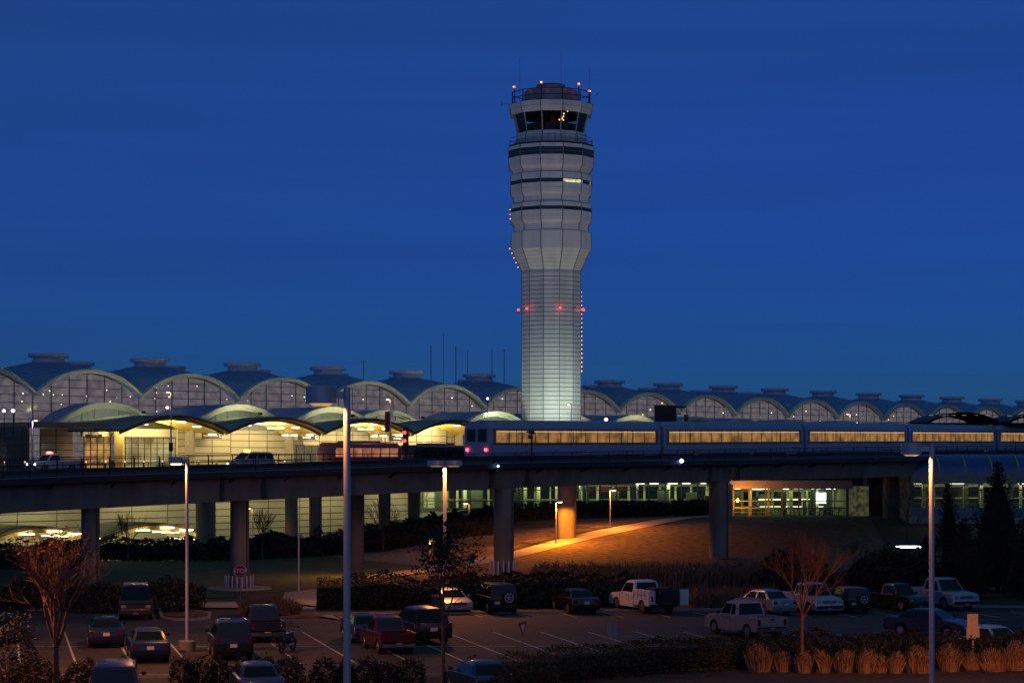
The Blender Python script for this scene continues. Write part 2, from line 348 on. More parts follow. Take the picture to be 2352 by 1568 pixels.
# ticket hall: low vaults in front
LIT_LOUV = {0: (10, True), 1: (15, False), 2: (15, False), 3: (10, True), 4: (15, False), 5: (15, False), 6: (15, False), 7: (15, False), 8: (13, False), 9: (13, False), 10: (13, False), 11: (13, False), 12: (13, False)}
for k, (wf, smooth_) in LIT_LOUV.items():
    pk = 14.95 - .03 * k; sp = pk - 2.1; us = US
    mb = MB(); mb.rings([[T(k + .47 * u, wv, sp + (pk - sp) * arch(u)) for u in us] for wv in (6.9, wf + .3)], closed=False)
    mb.rings([[T(k + .47 * u, wv, sp + (pk - sp) * arch(u) - .12) for u in us] for wv in (6.9, wf + .3)], closed=False)
    rf = tb(mb, 'vault_roof', M['roof'], smooth=10)
    sm = MB(); j = 7.3
    while j < wf + .2:
        pts = [T(k + .47 * u, j, sp + (pk - sp) * arch(u) + .03) for u in us]
        for a, b in zip(pts, pts[1:]): sm.bar(a, b, .05, .07)
        j += .62
    tb(sm, 'roof_seam', mat('roof_seam', (.2, .27, .36)), rf)
    fa = MB()
    for th_, dd, w_ in ((0, .42, .5), (.42, .2, .3)):
        pts = [T(k + (.47 - .015 * (th_ > 0)) * u, wf, sp + (pk - sp) * arch(u) + .06 - th_) for u in us]
        for a, b in zip(pts, pts[1:]):
            dn = Vector((0, 0, -dd)); fa.hexa([a + dn, b + dn, b + dn + N * w_, a + dn + N * w_], [a, b, b + N * w_, a + N * w_])
    tb(fa, 'vault_fascia', M['cream'])
    lu = MB()
    for i in range(9):
        u0, u1 = us[i], us[i + 1]; a, b = T(k + .46 * u0, wf, sp + (pk - sp) * arch(u0) - .5), T(k + .46 * u1, wf, sp + (pk - sp) * arch(u1) - .5)
        lu.quad(Vector((a.x, a.y, 12.2)), Vector((b.x, b.y, 12.2)), b, a)
    lo_ = tb(lu, 'lunette_panel' if smooth_ else 'louvre', mat('lunette_panel', (.42, .46, .48), .5) if smooth_ else M['louvre'])
    sl_ = MB()
    if not smooth_:
        z = 12.6
        while z < pk - .6:
            ue = max([q / 50 for q in range(0, 51) if sp + (pk - sp) * arch(q / 50) - .55 > z] or [0])
            if ue > .05: sl_.bar(T(k - .46 * ue, wf + .04, z), T(k + .46 * ue, wf + .04, z), .05, .05)
            z += .16
    for u in (-.5, -.0 - .25, .25, .5):
        sl_.bar(T(k + .46 * u, wf + .06, 12.2), T(k + .46 * u, wf + .06, sp + (pk - sp) * arch(u) - .5), .07, .07)
    tb(sl_, 'louvre_slats', M['steel'], lo_)
# ticket hall walls: cream panels with joints, glazed door fronts
def pwall(k0, k1, wv, z0, z1, name='wall_panel', m=None, du=.19, dzp=.72, parent=TERM):
    mb = MB(); a, b = T(k0, wv, z0), T(k1, wv, z0); up = Vector((0, 0, z1 - z0)); bk = N * -.3
    mb.hexa([a + bk, b + bk, b, a], [a + bk + up, b + bk + up, b + up, a + up]); o = tb(mb, name, m or M['panel'], parent)
    jt = MB(); z = z1 - dzp
    while z > z0 + .1:
        jt.bar(T(k0, wv + .005, z), T(k1, wv + .005, z), .04, .085); z -= dzp
    k = math.ceil(k0 / du) * du
    while k < k1:
        jt.bar(T(k, wv + .006, z0), T(k, wv + .006, z1), .085, .04); k += du
    j = tb(jt, 'panel_joint', mat('joint_brown', (.16, .13, .08), .7)); j.parent = o; return o
FZ = 8.0
WF = 15.0
pwall(.42, .95, 14.6, FZ, 12.6)
pwall(.95, 3.42, 14.6, FZ, 12.5)
pwall(3.42, 12.5, 14.6, FZ, 12.4)
pwall(-1.02, -.7, 10, FZ, 12.6, m=mat('blue_grey_panel', (.13, .17, .22), .5)); pwall(-.7, -.42, 12, FZ, 12.2)
# gable infill above the wall under each canopy
for k in (1, 2, 3):
    g = MB(); us = US
    for i in range(9):
        u0, u1 = us[i], us[i + 1]
        g.quad(T(k + .45 * u0, 14.62, 12.4), T(k + .45 * u1, 14.62, 12.4), T(k + .45 * u1, 14.62, 12.4 + 1.0 * arch(u1)), T(k + .45 * u0, 14.62, 12.4 + 1.0 * arch(u0)))
    tb(g, 'gable_panel', M['panel'])
# storefronts: entrance bay k = -.42..0.42, window bays
def store(k0, k1, wv, z0, z1, gm_, nd=8, bars=5, name='door_front'):
    mb = MB().quad(T(k0, wv, z0), T(k1, wv, z0), T(k1, wv, z1), T(k0, wv, z1)); o = tb(mb, name, gm_)
    fr = MB()
    for i in range(nd + 1): fr.bar(T(k0 + (k1 - k0) * i / nd, wv + .05, z0), T(k0 + (k1 - k0) * i / nd, wv + .05, z1), .09, .09)
    for i in range(bars + 1): z = z0 + (z1 - z0) * i / bars; fr.bar(T(k0, wv + .06, z), T(k1, wv + .06, z), .06, .06)
    tb(fr, 'door_frame', mat('bronze_frame', (.06, .05, .035), .5, .4), o); return o
store(-.44, -.2, 14.2, FZ, 11.4, litglass('door_glass_orange', (.10, .05, .02), (.55, .28, .08), 1, .9), 4, 5)
store(-.12, .42, 14.2, FZ, 11.3, GL_LOW, 9, 6)
tb(MB().hexa([T(-.46, 14, 11.4), T(.42, 14, 11.4), T(.42, 14.4, 11.4), T(-.46, 14.4, 11.4)], [T(-.46, 14, 12.2), T(.42, 14, 12.2), T(.42, 14.4, 12.2), T(-.46, 14.4, 12.2)]), 'door_header', M['panel'])
store(-.2, .42, 14.0, 12.25, 12.95, mat('dark_transom', (.05, .06, .04), .2), 3, 1, 'transom_window')
tb(MB().bar(T(-.17, 15.2, FZ), T(-.17, 15.2, 12.3), .85, .85), 'column', mat('tan_column', (.5, .36, .15), .6))
store(1.55, 1.98, 14.7, FZ, 10.6, litglass('dim_door_glass', (.05, .045, .03), (.14, .12, .07), 1, .6), 5, 1)
store(2.6, 2.98, 14.7, FZ, 10.4, litglass('dim_door_glass', (.05, .045, .03), (.14, .12, .07), 1, .6), 5, 1)
for k in (.48, 1.5, 2.5, 3.5):
    tb(MB().bar(T(k, 15.6, FZ), T(k, 15.6, 12.2), .9, .9), 'column', mat('grey_column', (.3, .26, .22), .6))
# flat eave over the entrance at the left end
tb(MB().hexa([T(-1.1, 12, 12.25), T(-.5, 12, 12.25), T(-.5, 19.5, 12.25), T(-1.1, 19.5, 12.25)], [T(-1.1, 12, 12.7), T(-.5, 12, 12.7), T(-.5, 19.5, 12.7), T(-1.1, 19.5, 12.7)]), 'eave', mat('tan_eave', (.34, .25, .14), .6))
# kerbside canopies: curved metal roof, yellow soffit and tube lights
tube_m = glow('canopy_tube', (1, .92, .60), 5)
def canopy(k, w0, w1, sp, pk, lights=True, seam=True, energy=170):
    us = [-1 + i / 5 for i in range(11)]; zz = lambda u: sp + (pk - sp) * (1 - abs(u) ** 1.9)
    mb = MB(); mb.rings([[T(k + .5 * u, wv, zz(u)) for u in us] for wv in (w0, w1)], closed=False)
    rf = tb(mb, 'canopy_roof', mat('canopy_metal', (.56, .60, .54), .42, .1, stretch=(1, 1, 5)))
    sm = MB(); j = w0 + .3
    while j < w1 and seam:
        pts = [T(k + .5 * u, j, zz(u) + .03) for u in us]
        for a, b in zip(pts, pts[1:]): sm.bar(a, b, .05, .08)
        j += .6
    if seam: tb(sm, 'roof_seam', mat('roof_seam2', (.3, .33, .3), .35, .5), rf)
    so_ = MB(); so_.rings([[T(k + .485 * u, wv, zz(u) - .16) for u in us] for wv in (w0 + .2, w1 - .1)], closed=False); tb(so_, 'soffit', M['yellow'], rf)
    ed = MB(); pts = [T(k + .5 * u, w1, zz(u) + .04) for u in us]
    for a, b in zip(pts, pts[1:]):
        dn = Vector((0, 0, -.26)); ed.hexa([a + dn, b + dn, b + dn + N * .16, a + dn + N * .16], [a, b, b + N * .16, a + N * .16])
    tb(ed, 'canopy_edge', mat('edge_brown', (.14, .09, .07), .5), rf)
    for wv in (w0 + 1.2, (w0 + w1) / 2, w1 - .8):
        rb = MB(); pts = [T(k + .49 * u, wv, zz(u) - .32) for u in us]
        for a, b in zip(pts, pts[1:]): rb.bar(a, b, .12, .3)
        tb(rb, 'canopy_rib', M['yellow'], rf)
    for u, ln in ((-.55, 1), (-.15, .8), (.2, .9), (.5, .9), (.82, .8)):
        for wv in ([w0 + 1.8, w0 + 3.2, w1 - 1.6] if w1 - w0 > 5 else [w1 - 2.4, w1 - .9]):
            p = T(k + .485 * u, wv, zz(u) - .42); q = T(k + .485 * (u + .16 * ln), wv, min(zz(u), zz(u + .16)) - .40); p.z = q.z = min(p.z, q.z); tb(MB().bar(p, q, .22, .1), 'canopy_lamp', tube_m, rf)
    if lights:
        for u in (-.4, .3): lamp('POINT', T(k + .5 * u, (w0 + w1) / 2 + 1.0, zz(u) - .9), energy, (1, .80, .36), .5, name='canopy_light')
for k in (0, 1, 2, 3): canopy(k + .02, (14.0 if k in (1, 2) else 10.3), 21.3, 12.0 + .02 * k, 13.5 + .02 * k, energy=600)
for k in (4, 5): pass
def wash(k, wv, z, en, tgt, lb=None):  # added floodlights, no known fixtures, brightening the vault and arch fascias
    o_ = MB().box((0, 0, 0), (.4, .3, .25)).build('added_roof_light', M['dark'], TERM); o_.location = T(k, wv, z) - TL
    l_ = lamp('SPOT', T(k, wv, z + .25), en, (1, .96, .48), .2, name='added_roof_beam', spot=160, blend=.9); l_.rotation_euler = (tgt - l_.location).to_track_quat('-Z', 'Y').to_euler()
for k in (0, 1, 2, 3, 4, 5, 6): wash(k, (16.2 if k in (0, 3) else 18.6), 13.9 if k < 4 else 12.8, 480 if k < 4 else 420, T(k, 14.5, 14.8))
for k in (0, 1, 2, 3, 4, 5, 6, 7, 8, 9, 10): wash(k + .5, 12.5, 13.6, 85, T(k + .5, 7.5, 17.0))
# ground floor: lit panel wall, low canopies
gw = pwall(-2.6, 12.5, 20.0, -1.2, 6.7, m=mat('lower_wall_panel', (.60, .59, .50), .6, var=.05), du=.33, dzp=.70)
for k in (-1.47, -.5, 2.85):
    canopy(k, 20.3, 26.5, 1.5 if k < 2 else 2.3, 2.95 if k < 2 else 3.4, energy=110)
    fy = MB(); pts = [T(k + .49 * u, 26.4, (1.5 if k < 2 else 2.3) - .1 + (1.45 if k < 2 else 1.1) * (1 - abs(u) ** 1.9)) for u in [-1 + i / 5 for i in range(11)]]
    for a, b in zip(pts, pts[1:]):
        dn = Vector((0, 0, -.5)); fy.hexa([a + dn, b + dn, b + dn + N * .12, a + dn + N * .12], [a, b, b + N * .12, a + N * .12])
    tb(fy, 'canopy_beam', M['yellow'])
    for u in (-.35, .1, .45, .75):
        p = T(k + .49 * u, 26.75, (1.5 if k < 2 else 2.3) + 1.4 * (1 - abs(u) ** 1.9) * (1 if k < 2 else .75) - .32); q = p + U * 1.5; q.z = p.z = p.z - .1; tb(MB().bar(p, q, .2, .12), 'canopy_lamp', tube_m)
    for u in (-.4, .5): lamp('POINT', T(k + .5 * u, 27.6, 1.9), 40, (1, .8, .3), .3, name='canopy_front_light')
store(-1.5, -.62, 20.15, -1.2, 1.2, GL_LOW, 7, 4)
for k in (-1.3, -.3, .6, 1.5, 2.4, 3.2):
    lamp('AREA', T(k, 23.5, 6.3), 150, (1, .86, .40), size=(9, 1.2), rot=(R(38), 0, TH), name='soffit_light')

# ---------------------------------------------------------------- upper roadway in front of the terminal
ROAD = empty('elevated_roadway', T(2, 30, 0), label='raised concrete departures roadway on round columns in front of the terminal doors', cat='roadway'); RL = ROAD.location
def rb_(mb, name, m, parent=ROAD, **k):
    mb.v = [tuple(Vector(v) - RL) for v in mb.v]; return mb.build(name, m, parent, **k)
def slab(k0, k1, w0, w1, z0, z1):
    c4 = [T(k0, w0, 0), T(k1, w0, 0), T(k1, w1, 0), T(k0, w1, 0)]; return MB().hexa([p + Vector((0, 0, z0)) for p in c4], [p + Vector((0, 0, z1)) for p in c4])
rb_(slab(-3.5, 12, 16.2, 34, 6.75, 7.95), 'deck', M['concrete'])
rb_(slab(-3.5, 12, 22.2, 33.6, 7.954, 7.97), 'carriageway', M['asphalt'])
rl = MB()
for z in (8.35, 8.6, 8.85): rl.bar(T(-3.5, 33.8, z), T(12, 33.8, z), .06, .05)
for i in range(110): rl.bar(T(-3.5 + i * .14, 33.8, 7.95), T(-3.5 + i * .14, 33.8, 8.87), .06, .06)
rb_(rl, 'railing', M['dark'])
for px_ in (466, 480, 672, 725, 822, 882, 950):
    Y = 0
    for kx in [i * .02 for i in range(-150, 400)]:
        p = T(kx, 31, 0)
        if abs(1176 + F * p.x / p.y - px_) < 3: break
    rb_(MB().tube((p.x, p.y, -1.2), (p.x, p.y, 6.8), .64, n=24), 'column', M['concrete'], smooth=40)
bo = empty('bollard_row', T(0, 22, 7.97)); bpy.data.objects.remove(bo)
bproto = None
for i in range(18):
    p = T(-1.9 + i * .17, 22.6, 7.96)
    if not bproto:
        bproto = empty('bollard', p, label='short round kerb bollard with a small lit cap beside the terminal doors', cat='bollard', group='lit bollards along the terminal kerb')
        MB().lathe((0, 0, 0), [(.11, 0), (.11, .75), (.08, .8)], 10).build('post', M['steel'], bproto, smooth=40); MB().lathe((0, 0, .8), [(.08, 0), (.1, .06), (.07, .16), (.01, .2)], 10).build('cap', glow('bollard_cap', (1, .7, .45), 1.2), bproto, smooth=60)
    else: copy_tree(bproto).location = p

# ---------------------------------------------------------------- control tower
TX, TY = X(1265.5, 262), 262.0; ts = F / TY
TW = empty('control_tower', (TX, TY, 0), label='tall white panelled air traffic control tower with angled glass cab and red beacons', cat='control tower')
zf = lambda yz, top=True: None
def tz(yD, r): # height whose near face (depth TY - r) appears at yD
    return HC + (HY - yD) * (TY - r) / F
def yD1(yz): return (150 + yz / 3.137) * .8747
def yD2(yz): return (640 + yz / 3.137) * .8747
rm = lambda rz: rz / 3.137 * .8747 / ts
PH = R(-90 + 15)
def tband(prof, name, m, parent=TW, n=12, caps=False, smooth=0):
    pr_ = [(rm(r) / math.cos(R(15)) * 0.985, tz(y, rm(r) * .96)) for r, y in prof]; o_ = MB().lathe((0, 0, 0), pr_, n, PH, caps=caps).build(name, m, parent, smooth=smooth)
    if m is M['wpanel'] and name != 'ledge':
        sm = MB()
        for i in range(12):
            a = PH + R(30) * i
            for (ra, za), (rb_2, zb_2) in zip(pr_, pr_[1:]): sm.bar(((ra + .01) * math.cos(a), (ra + .01) * math.sin(a), za), ((rb_2 + .01) * math.cos(a), (rb_2 + .01) * math.sin(a), zb_2), .09, .05)
        sm.build('corner_seam', M['groove'], o_, recalc=False)
    return o_
# shaft of stacked panels with recessed joints
sh = []; y = 1300
z = 1.0; ztop = tz(yD2(210), 3.6); hpan = (yD2(36) - yD2(0)) / ts
while z < ztop - .1:
    z2 = min(z + hpan, ztop); sh += [(245, z), (245, z2 - .09), (239, z2 - .085), (239, z2 - .005)]; z = z2
MB().lathe((0, 0, 0), [(rm(r) / math.cos(R(15)) * .985, zz_) for r, zz_ in sh], 12, PH).build('shaft', M['wpanel'], TW)
jn = MB(); zz_ = 1.0
while zz_ < ztop - .1:
    zz_ = min(zz_ + hpan, ztop); jn.lathe((0, 0, 0), [(rm(241) / math.cos(R(15)) * .985, zz_ - .085), (rm(241) / math.cos(R(15)) * .985, zz_ - .005)], 12, PH, caps=False)
for i in range(12):
    a = PH + R(30) * i; rr = rm(246) / math.cos(R(15)) * .985; jn.bar((rr * math.cos(a), rr * math.sin(a), 1), (rr * math.cos(a), rr * math.sin(a), ztop), .06, .05)
jn.build('panel_joint', M['groove'], TW)
cn = []
for i in range(6):
    r0 = 245 + (330 - 245) * i / 6; r1 = 245 + (330 - 245) * (i + 1) / 6; y0 = yD2(210 - 185 * i / 6); y1 = yD2(210 - 185 * (i + 1) / 6)
    cn += [(r0, y0), (r1, y1 + .6), (r1 - 6, y1 + .5), (r1 - 6, y1)]
tband(cn, 'flared_collar', M['wpanel'])
jn = MB()
for i in range(1, 7):
    r1 = 245 + 85 * i / 6; y1 = yD2(210 - 185 * i / 6); rr = rm(r1 - 3) / math.cos(R(15)) * .985; jn.lathe((0, 0, 0), [(rr, tz(y1 + .6, rm(r1))), (rr, tz(y1, rm(r1)))], 12, PH, caps=False)
jn.build('collar_joint', M['groove'], TW)
tband([(324, yD2(24)), (332, yD1(1568)), (332, yD1(1424))], 'plain_band', M['wpanel'])
wf_m = mat('tower_window', (.02, .03, .04), .08, var=0)
def floor_band(y_slope_top, y_win0, y_win1, y_low_end, y_sl_end, y_rec_end, rw, rb2, rrec, name='floor'):
    tband([(rrec, y_rec_end), (rrec, y_sl_end), (rb2, y_low_end), (rb2 + 2, (y_low_end + y_win1) / 2 + .3), (rb2 - 3, (y_low_end + y_win1) / 2), (rb2 + 3, (y_low_end + y_win1) / 2 - .4), (rw, y_win1)], name, M['wpanel'])
    wb_ = tband([(rw - 3, y_win1), (rw - 3, y_win0)], 'window_band', wf_m)
    tband([(rw, y_win0), (rw - 4, y_slope_top + .5), (rrec + 8, y_slope_top)], 'upper_band', M['wpanel'])
    for i in range(12):
        a = PH + 2 * math.pi * i / 12; rr = rm(rw - 1) / math.cos(R(15)) * .985; MB().bar((rr * math.cos(a), rr * math.sin(a), tz(y_win1, rm(rw))), (rr * math.cos(a), rr * math.sin(a), tz(y_win0, rm(rw))), .12, .12).build('mullion', M['groove'], wb_)
    if y_win1 - y_win0 > 15: tband([(rw + 2, (y_win0 + y_win1) / 2 + .7), (rw + 2, (y_win0 + y_win1) / 2 - .7)], 'window_rail', M['groove'])
Y = yD1
floor_band(Y(702), Y(735), Y(798), Y(880), Y(915), Y(938), 354, 348, 322)
floor_band(Y(940), Y(995), Y(1027), Y(1108), Y(1136), Y(1182), 338, 333, 312)
floor_band(Y(1184), Y(1222), Y(1252), Y(1338), Y(1366), Y(1412), 336, 331, 308)
tband([(308, Y(1412)), (331, Y(1424))], 'ledge', M['wpanel'])
# lit panes on the middle floor
for (a0, a1), gmn, st in (((0.5, 1.5), (.9, .88, .45), .8), ((1.5, 1.62), (.6, .6, .2), .8), ((2.3, 2.42), (.6, .6, .2), .8)):
    rr = rm(336.5) / math.cos(R(15)) * .985; mb = MB()
    def vp(t):
        i = math.floor(t); fx = t - i; A_ = PH + R(30) * i; B_ = A_ + R(30); return Vector((math.cos(A_), math.sin(A_), 0)).lerp(Vector((math.cos(B_), math.sin(B_), 0)), fx) * rr
    t0_, t1_ = a0 - .5 + 0, a1 - .5 + 0
    p, q = vp(t0_ + .04), vp(t1_ - .04); z0, z1 = tz(Y(1024), rm(337)), tz(Y(998), rm(337))
    mb.quad((p.x, p.y, z0), (q.x, q.y, z0), (q.x, q.y, z1), (p.x, p.y, z1)).build('lit_window', litglass('lit_office', (.35, .34, .12), (.95, .95, .6), 1.0, 1.5), TW)
# gallery, sill, cab
tband([(345, Y(704)), (352, Y(700)), (352, Y(690)), (300, Y(688))], 'gallery_deck', M['dark'])
tband([(292, Y(690)), (290, Y(640)), (282, Y(604)), (276, Y(598))], 'sill', M['wpanel'])
gr_ = MB()
for i in range(36):
    a = 2 * math.pi * i / 36 + PH; rr = rm(342) / math.cos(R(15)) * .985 * math.cos(R(15)) / max(.1, math.cos(((a - PH) % R(30)) - R(15))); z0 = tz(Y(700), rm(342))
    gr_.bar((rr * math.cos(a), rr * math.sin(a), z0), (rr * math.cos(a), rr * math.sin(a), z0 + 1.05), .05, .05)
for zz_ in (.55, 1.05):
    z0 = tz(Y(700), rm(342)) + zz_
    for i in range(12):
        a, b = PH + R(30) * i, PH + R(30) * (i + 1); rr = rm(342) / math.cos(R(15)) * .985; gr_.bar((rr * math.cos(a), rr * math.sin(a), z0), (rr * math.cos(b), rr * math.sin(b), z0), .05, .05)
gr_.build('gallery_railing', M['steel'], TW)
cab = tband([(272, Y(600)), (306, Y(438))], 'cab_glass', clearglass('cab_glass'))
cm = MB()
for i in range(12):
    a = PH + R(30) * i; r0, r1 = rm(274) / math.cos(R(15)) * .985, rm(307) / math.cos(R(15)) * .985
    cm.bar((r0 * math.cos(a), r0 * math.sin(a), tz(Y(602), rm(272))), (r1 * math.cos(a), r1 * math.sin(a), tz(Y(436), rm(306))), .14, .14)
cm.build('cab_frame', mat('light_mullion', (.4, .4, .4), .5), TW)
tband([(268, Y(602)), (10, Y(602))], 'cab_floor', M['trim']); tband([(300, Y(442)), (10, Y(442))], 'cab_ceiling', mat('cab_ceiling', (.05, .035, .025), .7))
co = MB(); rr = rm(200)
for i in range(12):
    a = R(30) * i; co.box((rr * math.cos(a), rr * math.sin(a), tz(Y(600), rm(272)) + .55), (1.5, .7, 1.1), a + R(90))
co.tube((0, 0, tz(Y(602), 4)), (0, 0, tz(Y(442), 4)), 1.1, n=12); co.build('cab_consoles', mat('console', (.03, .03, .035), .5), TW)
for (dx, dz_) in ((1.55, 1.9), (1.5, 1.55), (1.35, 1.3), (1.0, 1.15), (1.5, 1.1), (-.9, .5), (2.0, 2.2)):
    MB().lathe((dx, -2.6, tz(Y(600), rm(272)) + dz_ + .35), [(.01, -.09), (.09, 0), (.01, .09)], 8).build('cab_lamp', glow('cab_lamp', (1, .42, .12), 5), TW)
tband([(306, Y(440)), (330, Y(440)), (342, Y(392)), (336, Y(390)), (343, Y(388)), (343, Y(352)), (336, Y(349)), (200, Y(348))], 'roof_parapet', M['wpanel'])
zr = tz(Y(350), rm(343))
MB().lathe((0, 0, zr), [(rm(222), 0), (rm(222), 1.75), (rm(215), 1.85)], 24, 0).build('roof_drum', mat('roof_drum', (.3, .3, .33), .4, .3, var=.2, scale=.8), TW, smooth=30)
MB().lathe((0, 0, zr), [(rm(115), 1.8), (rm(118), 2.5), (rm(122), 2.55), (rm(118), 2.66)], 24, 0).build('roof_cap', mat('roof_drum', (.3, .3, .33)), TW, smooth=30)
rr_ = MB(); hr = 1.6
for i in range(12):
    a, b = PH + R(30) * i, PH + R(30) * (i + 1); rr = rm(322) / math.cos(R(15)) * .985; pa, pb = Vector((rr * math.cos(a), rr * math.sin(a), zr)), Vector((rr * math.cos(b), rr * math.sin(b), zr))
    rr_.bar(pa, pa + Vector((0, 0, hr)), .14, .14)
    for h_ in (.8, 1.55): rr_.bar(pa + Vector((0, 0, h_)), pb + Vector((0, 0, h_)), .09, .09)
rr_.build('roof_railing', M['dark'], TW)
redm = glow('red_beacon', (1, .06, .03), 3); ors = glow('orange_beacon', (1, .09, .02), 2.2)
for a_, dz_, mm in ((R(-159), 2.15, ors), (R(-105), 2.2, ors), (R(-47), 2.2, ors), (R(-15), 1.7, redm), (R(60), 2.1, ors), (R(120), 2.1, ors)):
    rr = rm(322); p = Vector((rr * math.cos(a_), rr * math.sin(a_), zr + dz_))
    b_ = MB().lathe(p, [(.01, -.15), (.12, -.1), (.145, 0), (.12, .1), (.01, .15)], 12).build('beacon', mm, TW, smooth=60)
    pc_ = p * (1 + .12 / math.hypot(p.x, p.y)); pc_.z = p.z; MB().lathe(pc_, [(.01, -.08), (.08, 0), (.01, .08)], 10).build('beacon_core', glow('beacon_core', (1, .6, .18), 5), b_, smooth=60)
    MB().bar(p - Vector((0, 0, dz_)), p - Vector((0, 0, .2)), .1, .1).build('beacon_post', M['dark'], b_)
    lamp('POINT', (TX + p.x * 1.03, TY + p.y * 1.03, p.z), 9, (1, .16, .1), .2, name='beacon_light')
zb = tz(yD2(528), rm(245))
for a_ in (R(-176), R(-138), R(-75), R(-15), R(-2), R(60), R(130)):
    rr = rm(252); p = Vector((rr * math.cos(a_), rr * math.sin(a_), zb)); q = p * 1.07; q.z = zb
    MB().lathe(q, [(.01, -.15), (.13, -.1), (.16, 0), (.12, .1), (.01, .15)], 12).build('beacon', redm, TW, smooth=60); lamp('POINT', (TX + q.x * 1.02, TY + q.y * 1.02, zb), 24, (1, .05, .03), .15, name='beacon_light')
def mlamp(p_, r_): MB().lathe(p_, [(.01, -r_), (r_, 0), (.01, r_)], 8).build('marker_lamp', glow('marker_lamp', (1, .42, .24), 1.7), TW)
rr = rm(254)
for i in range(19):
    zz_ = zb + 2.2 - i * hpan
    mlamp((rr * math.cos(R(-6)), rr * math.sin(R(-6)), zz_), .06 + .003 * i)
for i in range(3): mlamp((rm(338) * math.cos(R(-172)), rm(338) * math.sin(R(-172)), tz(Y(1262 + 38 * i), 0)), .1)
for i in range(5): r_ = 342 - i * 17; mlamp((rm(r_) * math.cos(R(-172)), rm(r_) * math.sin(R(-172)), tz(yD2(45 + i * 38), 0)), .09)
for (dx, dy, h_) in ((-3.9, 2, 6.6), (-1.4, 3, 3.0), (1.3, 1, 6.8), (4.9, 1, 5.2), (-4.4, -1, 2.4)): MB().tube((dx, dy, zr), (dx, dy, zr + h_), .035, .02, n=5).build('antenna', M['steel'], TW)
an = MB()
an.tube((-6.2, 0, zr + .3), (-5.2, 0, zr + .3), .04, n=5); an.tube((-6.2, 0, zr), (-6.2, 0, zr + .7), .04, n=5); an.tube((5.4, 0, zr + 1.2), (6.1, 0, zr + 1.8), .04, n=5)
an.build('antenna', M['steel'], TW)
for dx, en in ((-8, 900), (-1.5, 520), (4.5, 1300), (9, 900)):
    o = lamp('SPOT', (TX + dx, TY - 9.5, 13.6), en, (.84, 1, .80), .3, name='tower_floodlight', spot=110, blend=.9); d = Vector((TX, TY - 2, 20)) - o.location; o.rotation_euler = d.to_track_quat('-Z', 'Y').to_euler()

for dx, dy, en in ((-34, -30, 9000), (26, -34, 8500)):
    o = lamp('SPOT', (TX + dx, TY + dy, 13.5), en, (1, .88, .78), .3, name='tower_floodlight', spot=42, blend=.9); d = Vector((TX, TY, 48)) - o.location; o.rotation_euler = d.to_track_quat('-Z', 'Y').to_euler()

# ---------------------------------------------------------------- railway viaduct
VP_ = [(-400, 131, 5.1, 7.0, 8.9), (-150, 133, 5.5, 7.25, 9.0), (0, 135, 5.7, 7.45, 9.13), (550, 145.5, 6.3, 7.85, 9.5), (743, 148.5, 6.5, 8.0, 9.58), (1157, 157, 7.0, 8.4, 9.62), (1651, 178, 7.28, 8.55, 10.0), (2050, 200, 7.4, 8.8, 10.3), (2352, 228, 7.5, 9.0, 10.5), (2700, 262, 7.6, 9.2, 10.7)]
vpts = [(X(a, b), b, c, d, e) for a, b, c, d, e in VP_]
def vat(x):
    for p, q in zip(vpts, vpts[1:]):
        if p[0] <= x <= q[0] or q is vpts[-1] or x < vpts[0][0]:
            t = (x - p[0]) / (q[0] - p[0]); return [p[i] + (q[i] - p[i]) * t for i in range(5)]
def catm(x):   # smoothed centreline
    a, b, c, = vat(x - 4), vat(x), vat(x + 4); return [(a[i] + 2 * b[i] + c[i]) / 4 if i else x for i in range(5)]
vx = [-62 + i * 2.0 for i in range(87)]
vs_ = [catm(x) for x in vx]
def vnorm(x):
    a, b = catm(x - 1), catm(x + 1); t = Vector((b[0] - a[0], b[1] - a[1], 0)).normalized(); return Vector((-t.y, t.x, 0)), t   # away from camera
VI = empty('railway_viaduct', (0, 150, 0), label='long curving concrete railway viaduct on round columns crossing the whole view', cat='viaduct'); VL = VI.location
def vb(mb, name, m, parent=VI, **k):
    mb.v = [tuple(Vector(v) - VL) for v in mb.v]; return mb.build(name, m, parent, **k)
def sweep(sec, x0=None, x1=None):
    """sec: function of (zb, zg, zr) -> list of (offset away, z)"""
    mb = MB(); rs = []
    for p in vs_:
        if (x0 is not None and p[0] < x0) or (x1 is not None and p[0] > x1): continue
        nn, _ = vnorm(p[0]); rs.append([Vector((p[0], p[1], 0)) + nn * o + Vector((0, 0, z)) for o, z in sec(p[2], p[3], p[4])])
    return mb.rings(rs)
vb(sweep(lambda b, g, r: [(.75, b), (5.3, b), (5.6, g - .25), (5.6, g), (.55, g), (.55, g - .3)]), 'girder', M['concrete'])
vb(sweep(lambda b, g, r: [(6.6, b + .1), (11.2, b + .1), (11.5, g - .25), (11.5, g), (6.4, g), (6.4, g - .25)]), 'girder', M['concrete'])
vb(sweep(lambda b, g, r: [(.0, g), (12.2, g), (12.2, g + .35), (0, g + .35)]), 'deck', mat('dark_deck', (.05, .05, .05), .8, var=.3))
vb(sweep(lambda b, g, r: [(-.42, g + .12), (.0, g + .12), (0, g + .5), (-.42, g + .5)]), 'cable_trough', mat('dark_trough', (.03, .034, .04), .5))
vb(sweep(lambda b, g, r: [(-.5, g + .5), (.02, g + .5), (.02, g + .56), (-.5, g + .56)]), 'trough_cover', M['steel'])
rl = MB(); pl = []
for x in [-60 + i * 1.5 for i in range(112)]:
    p = catm(x); nn, _ = vnorm(x); b = Vector((p[0], p[1], 0)) - nn * .25; pl.append((b, p)); rl.bar(b + Vector((0, 0, p[3] + .3)), b + Vector((0, 0, p[4])), .06, .06)
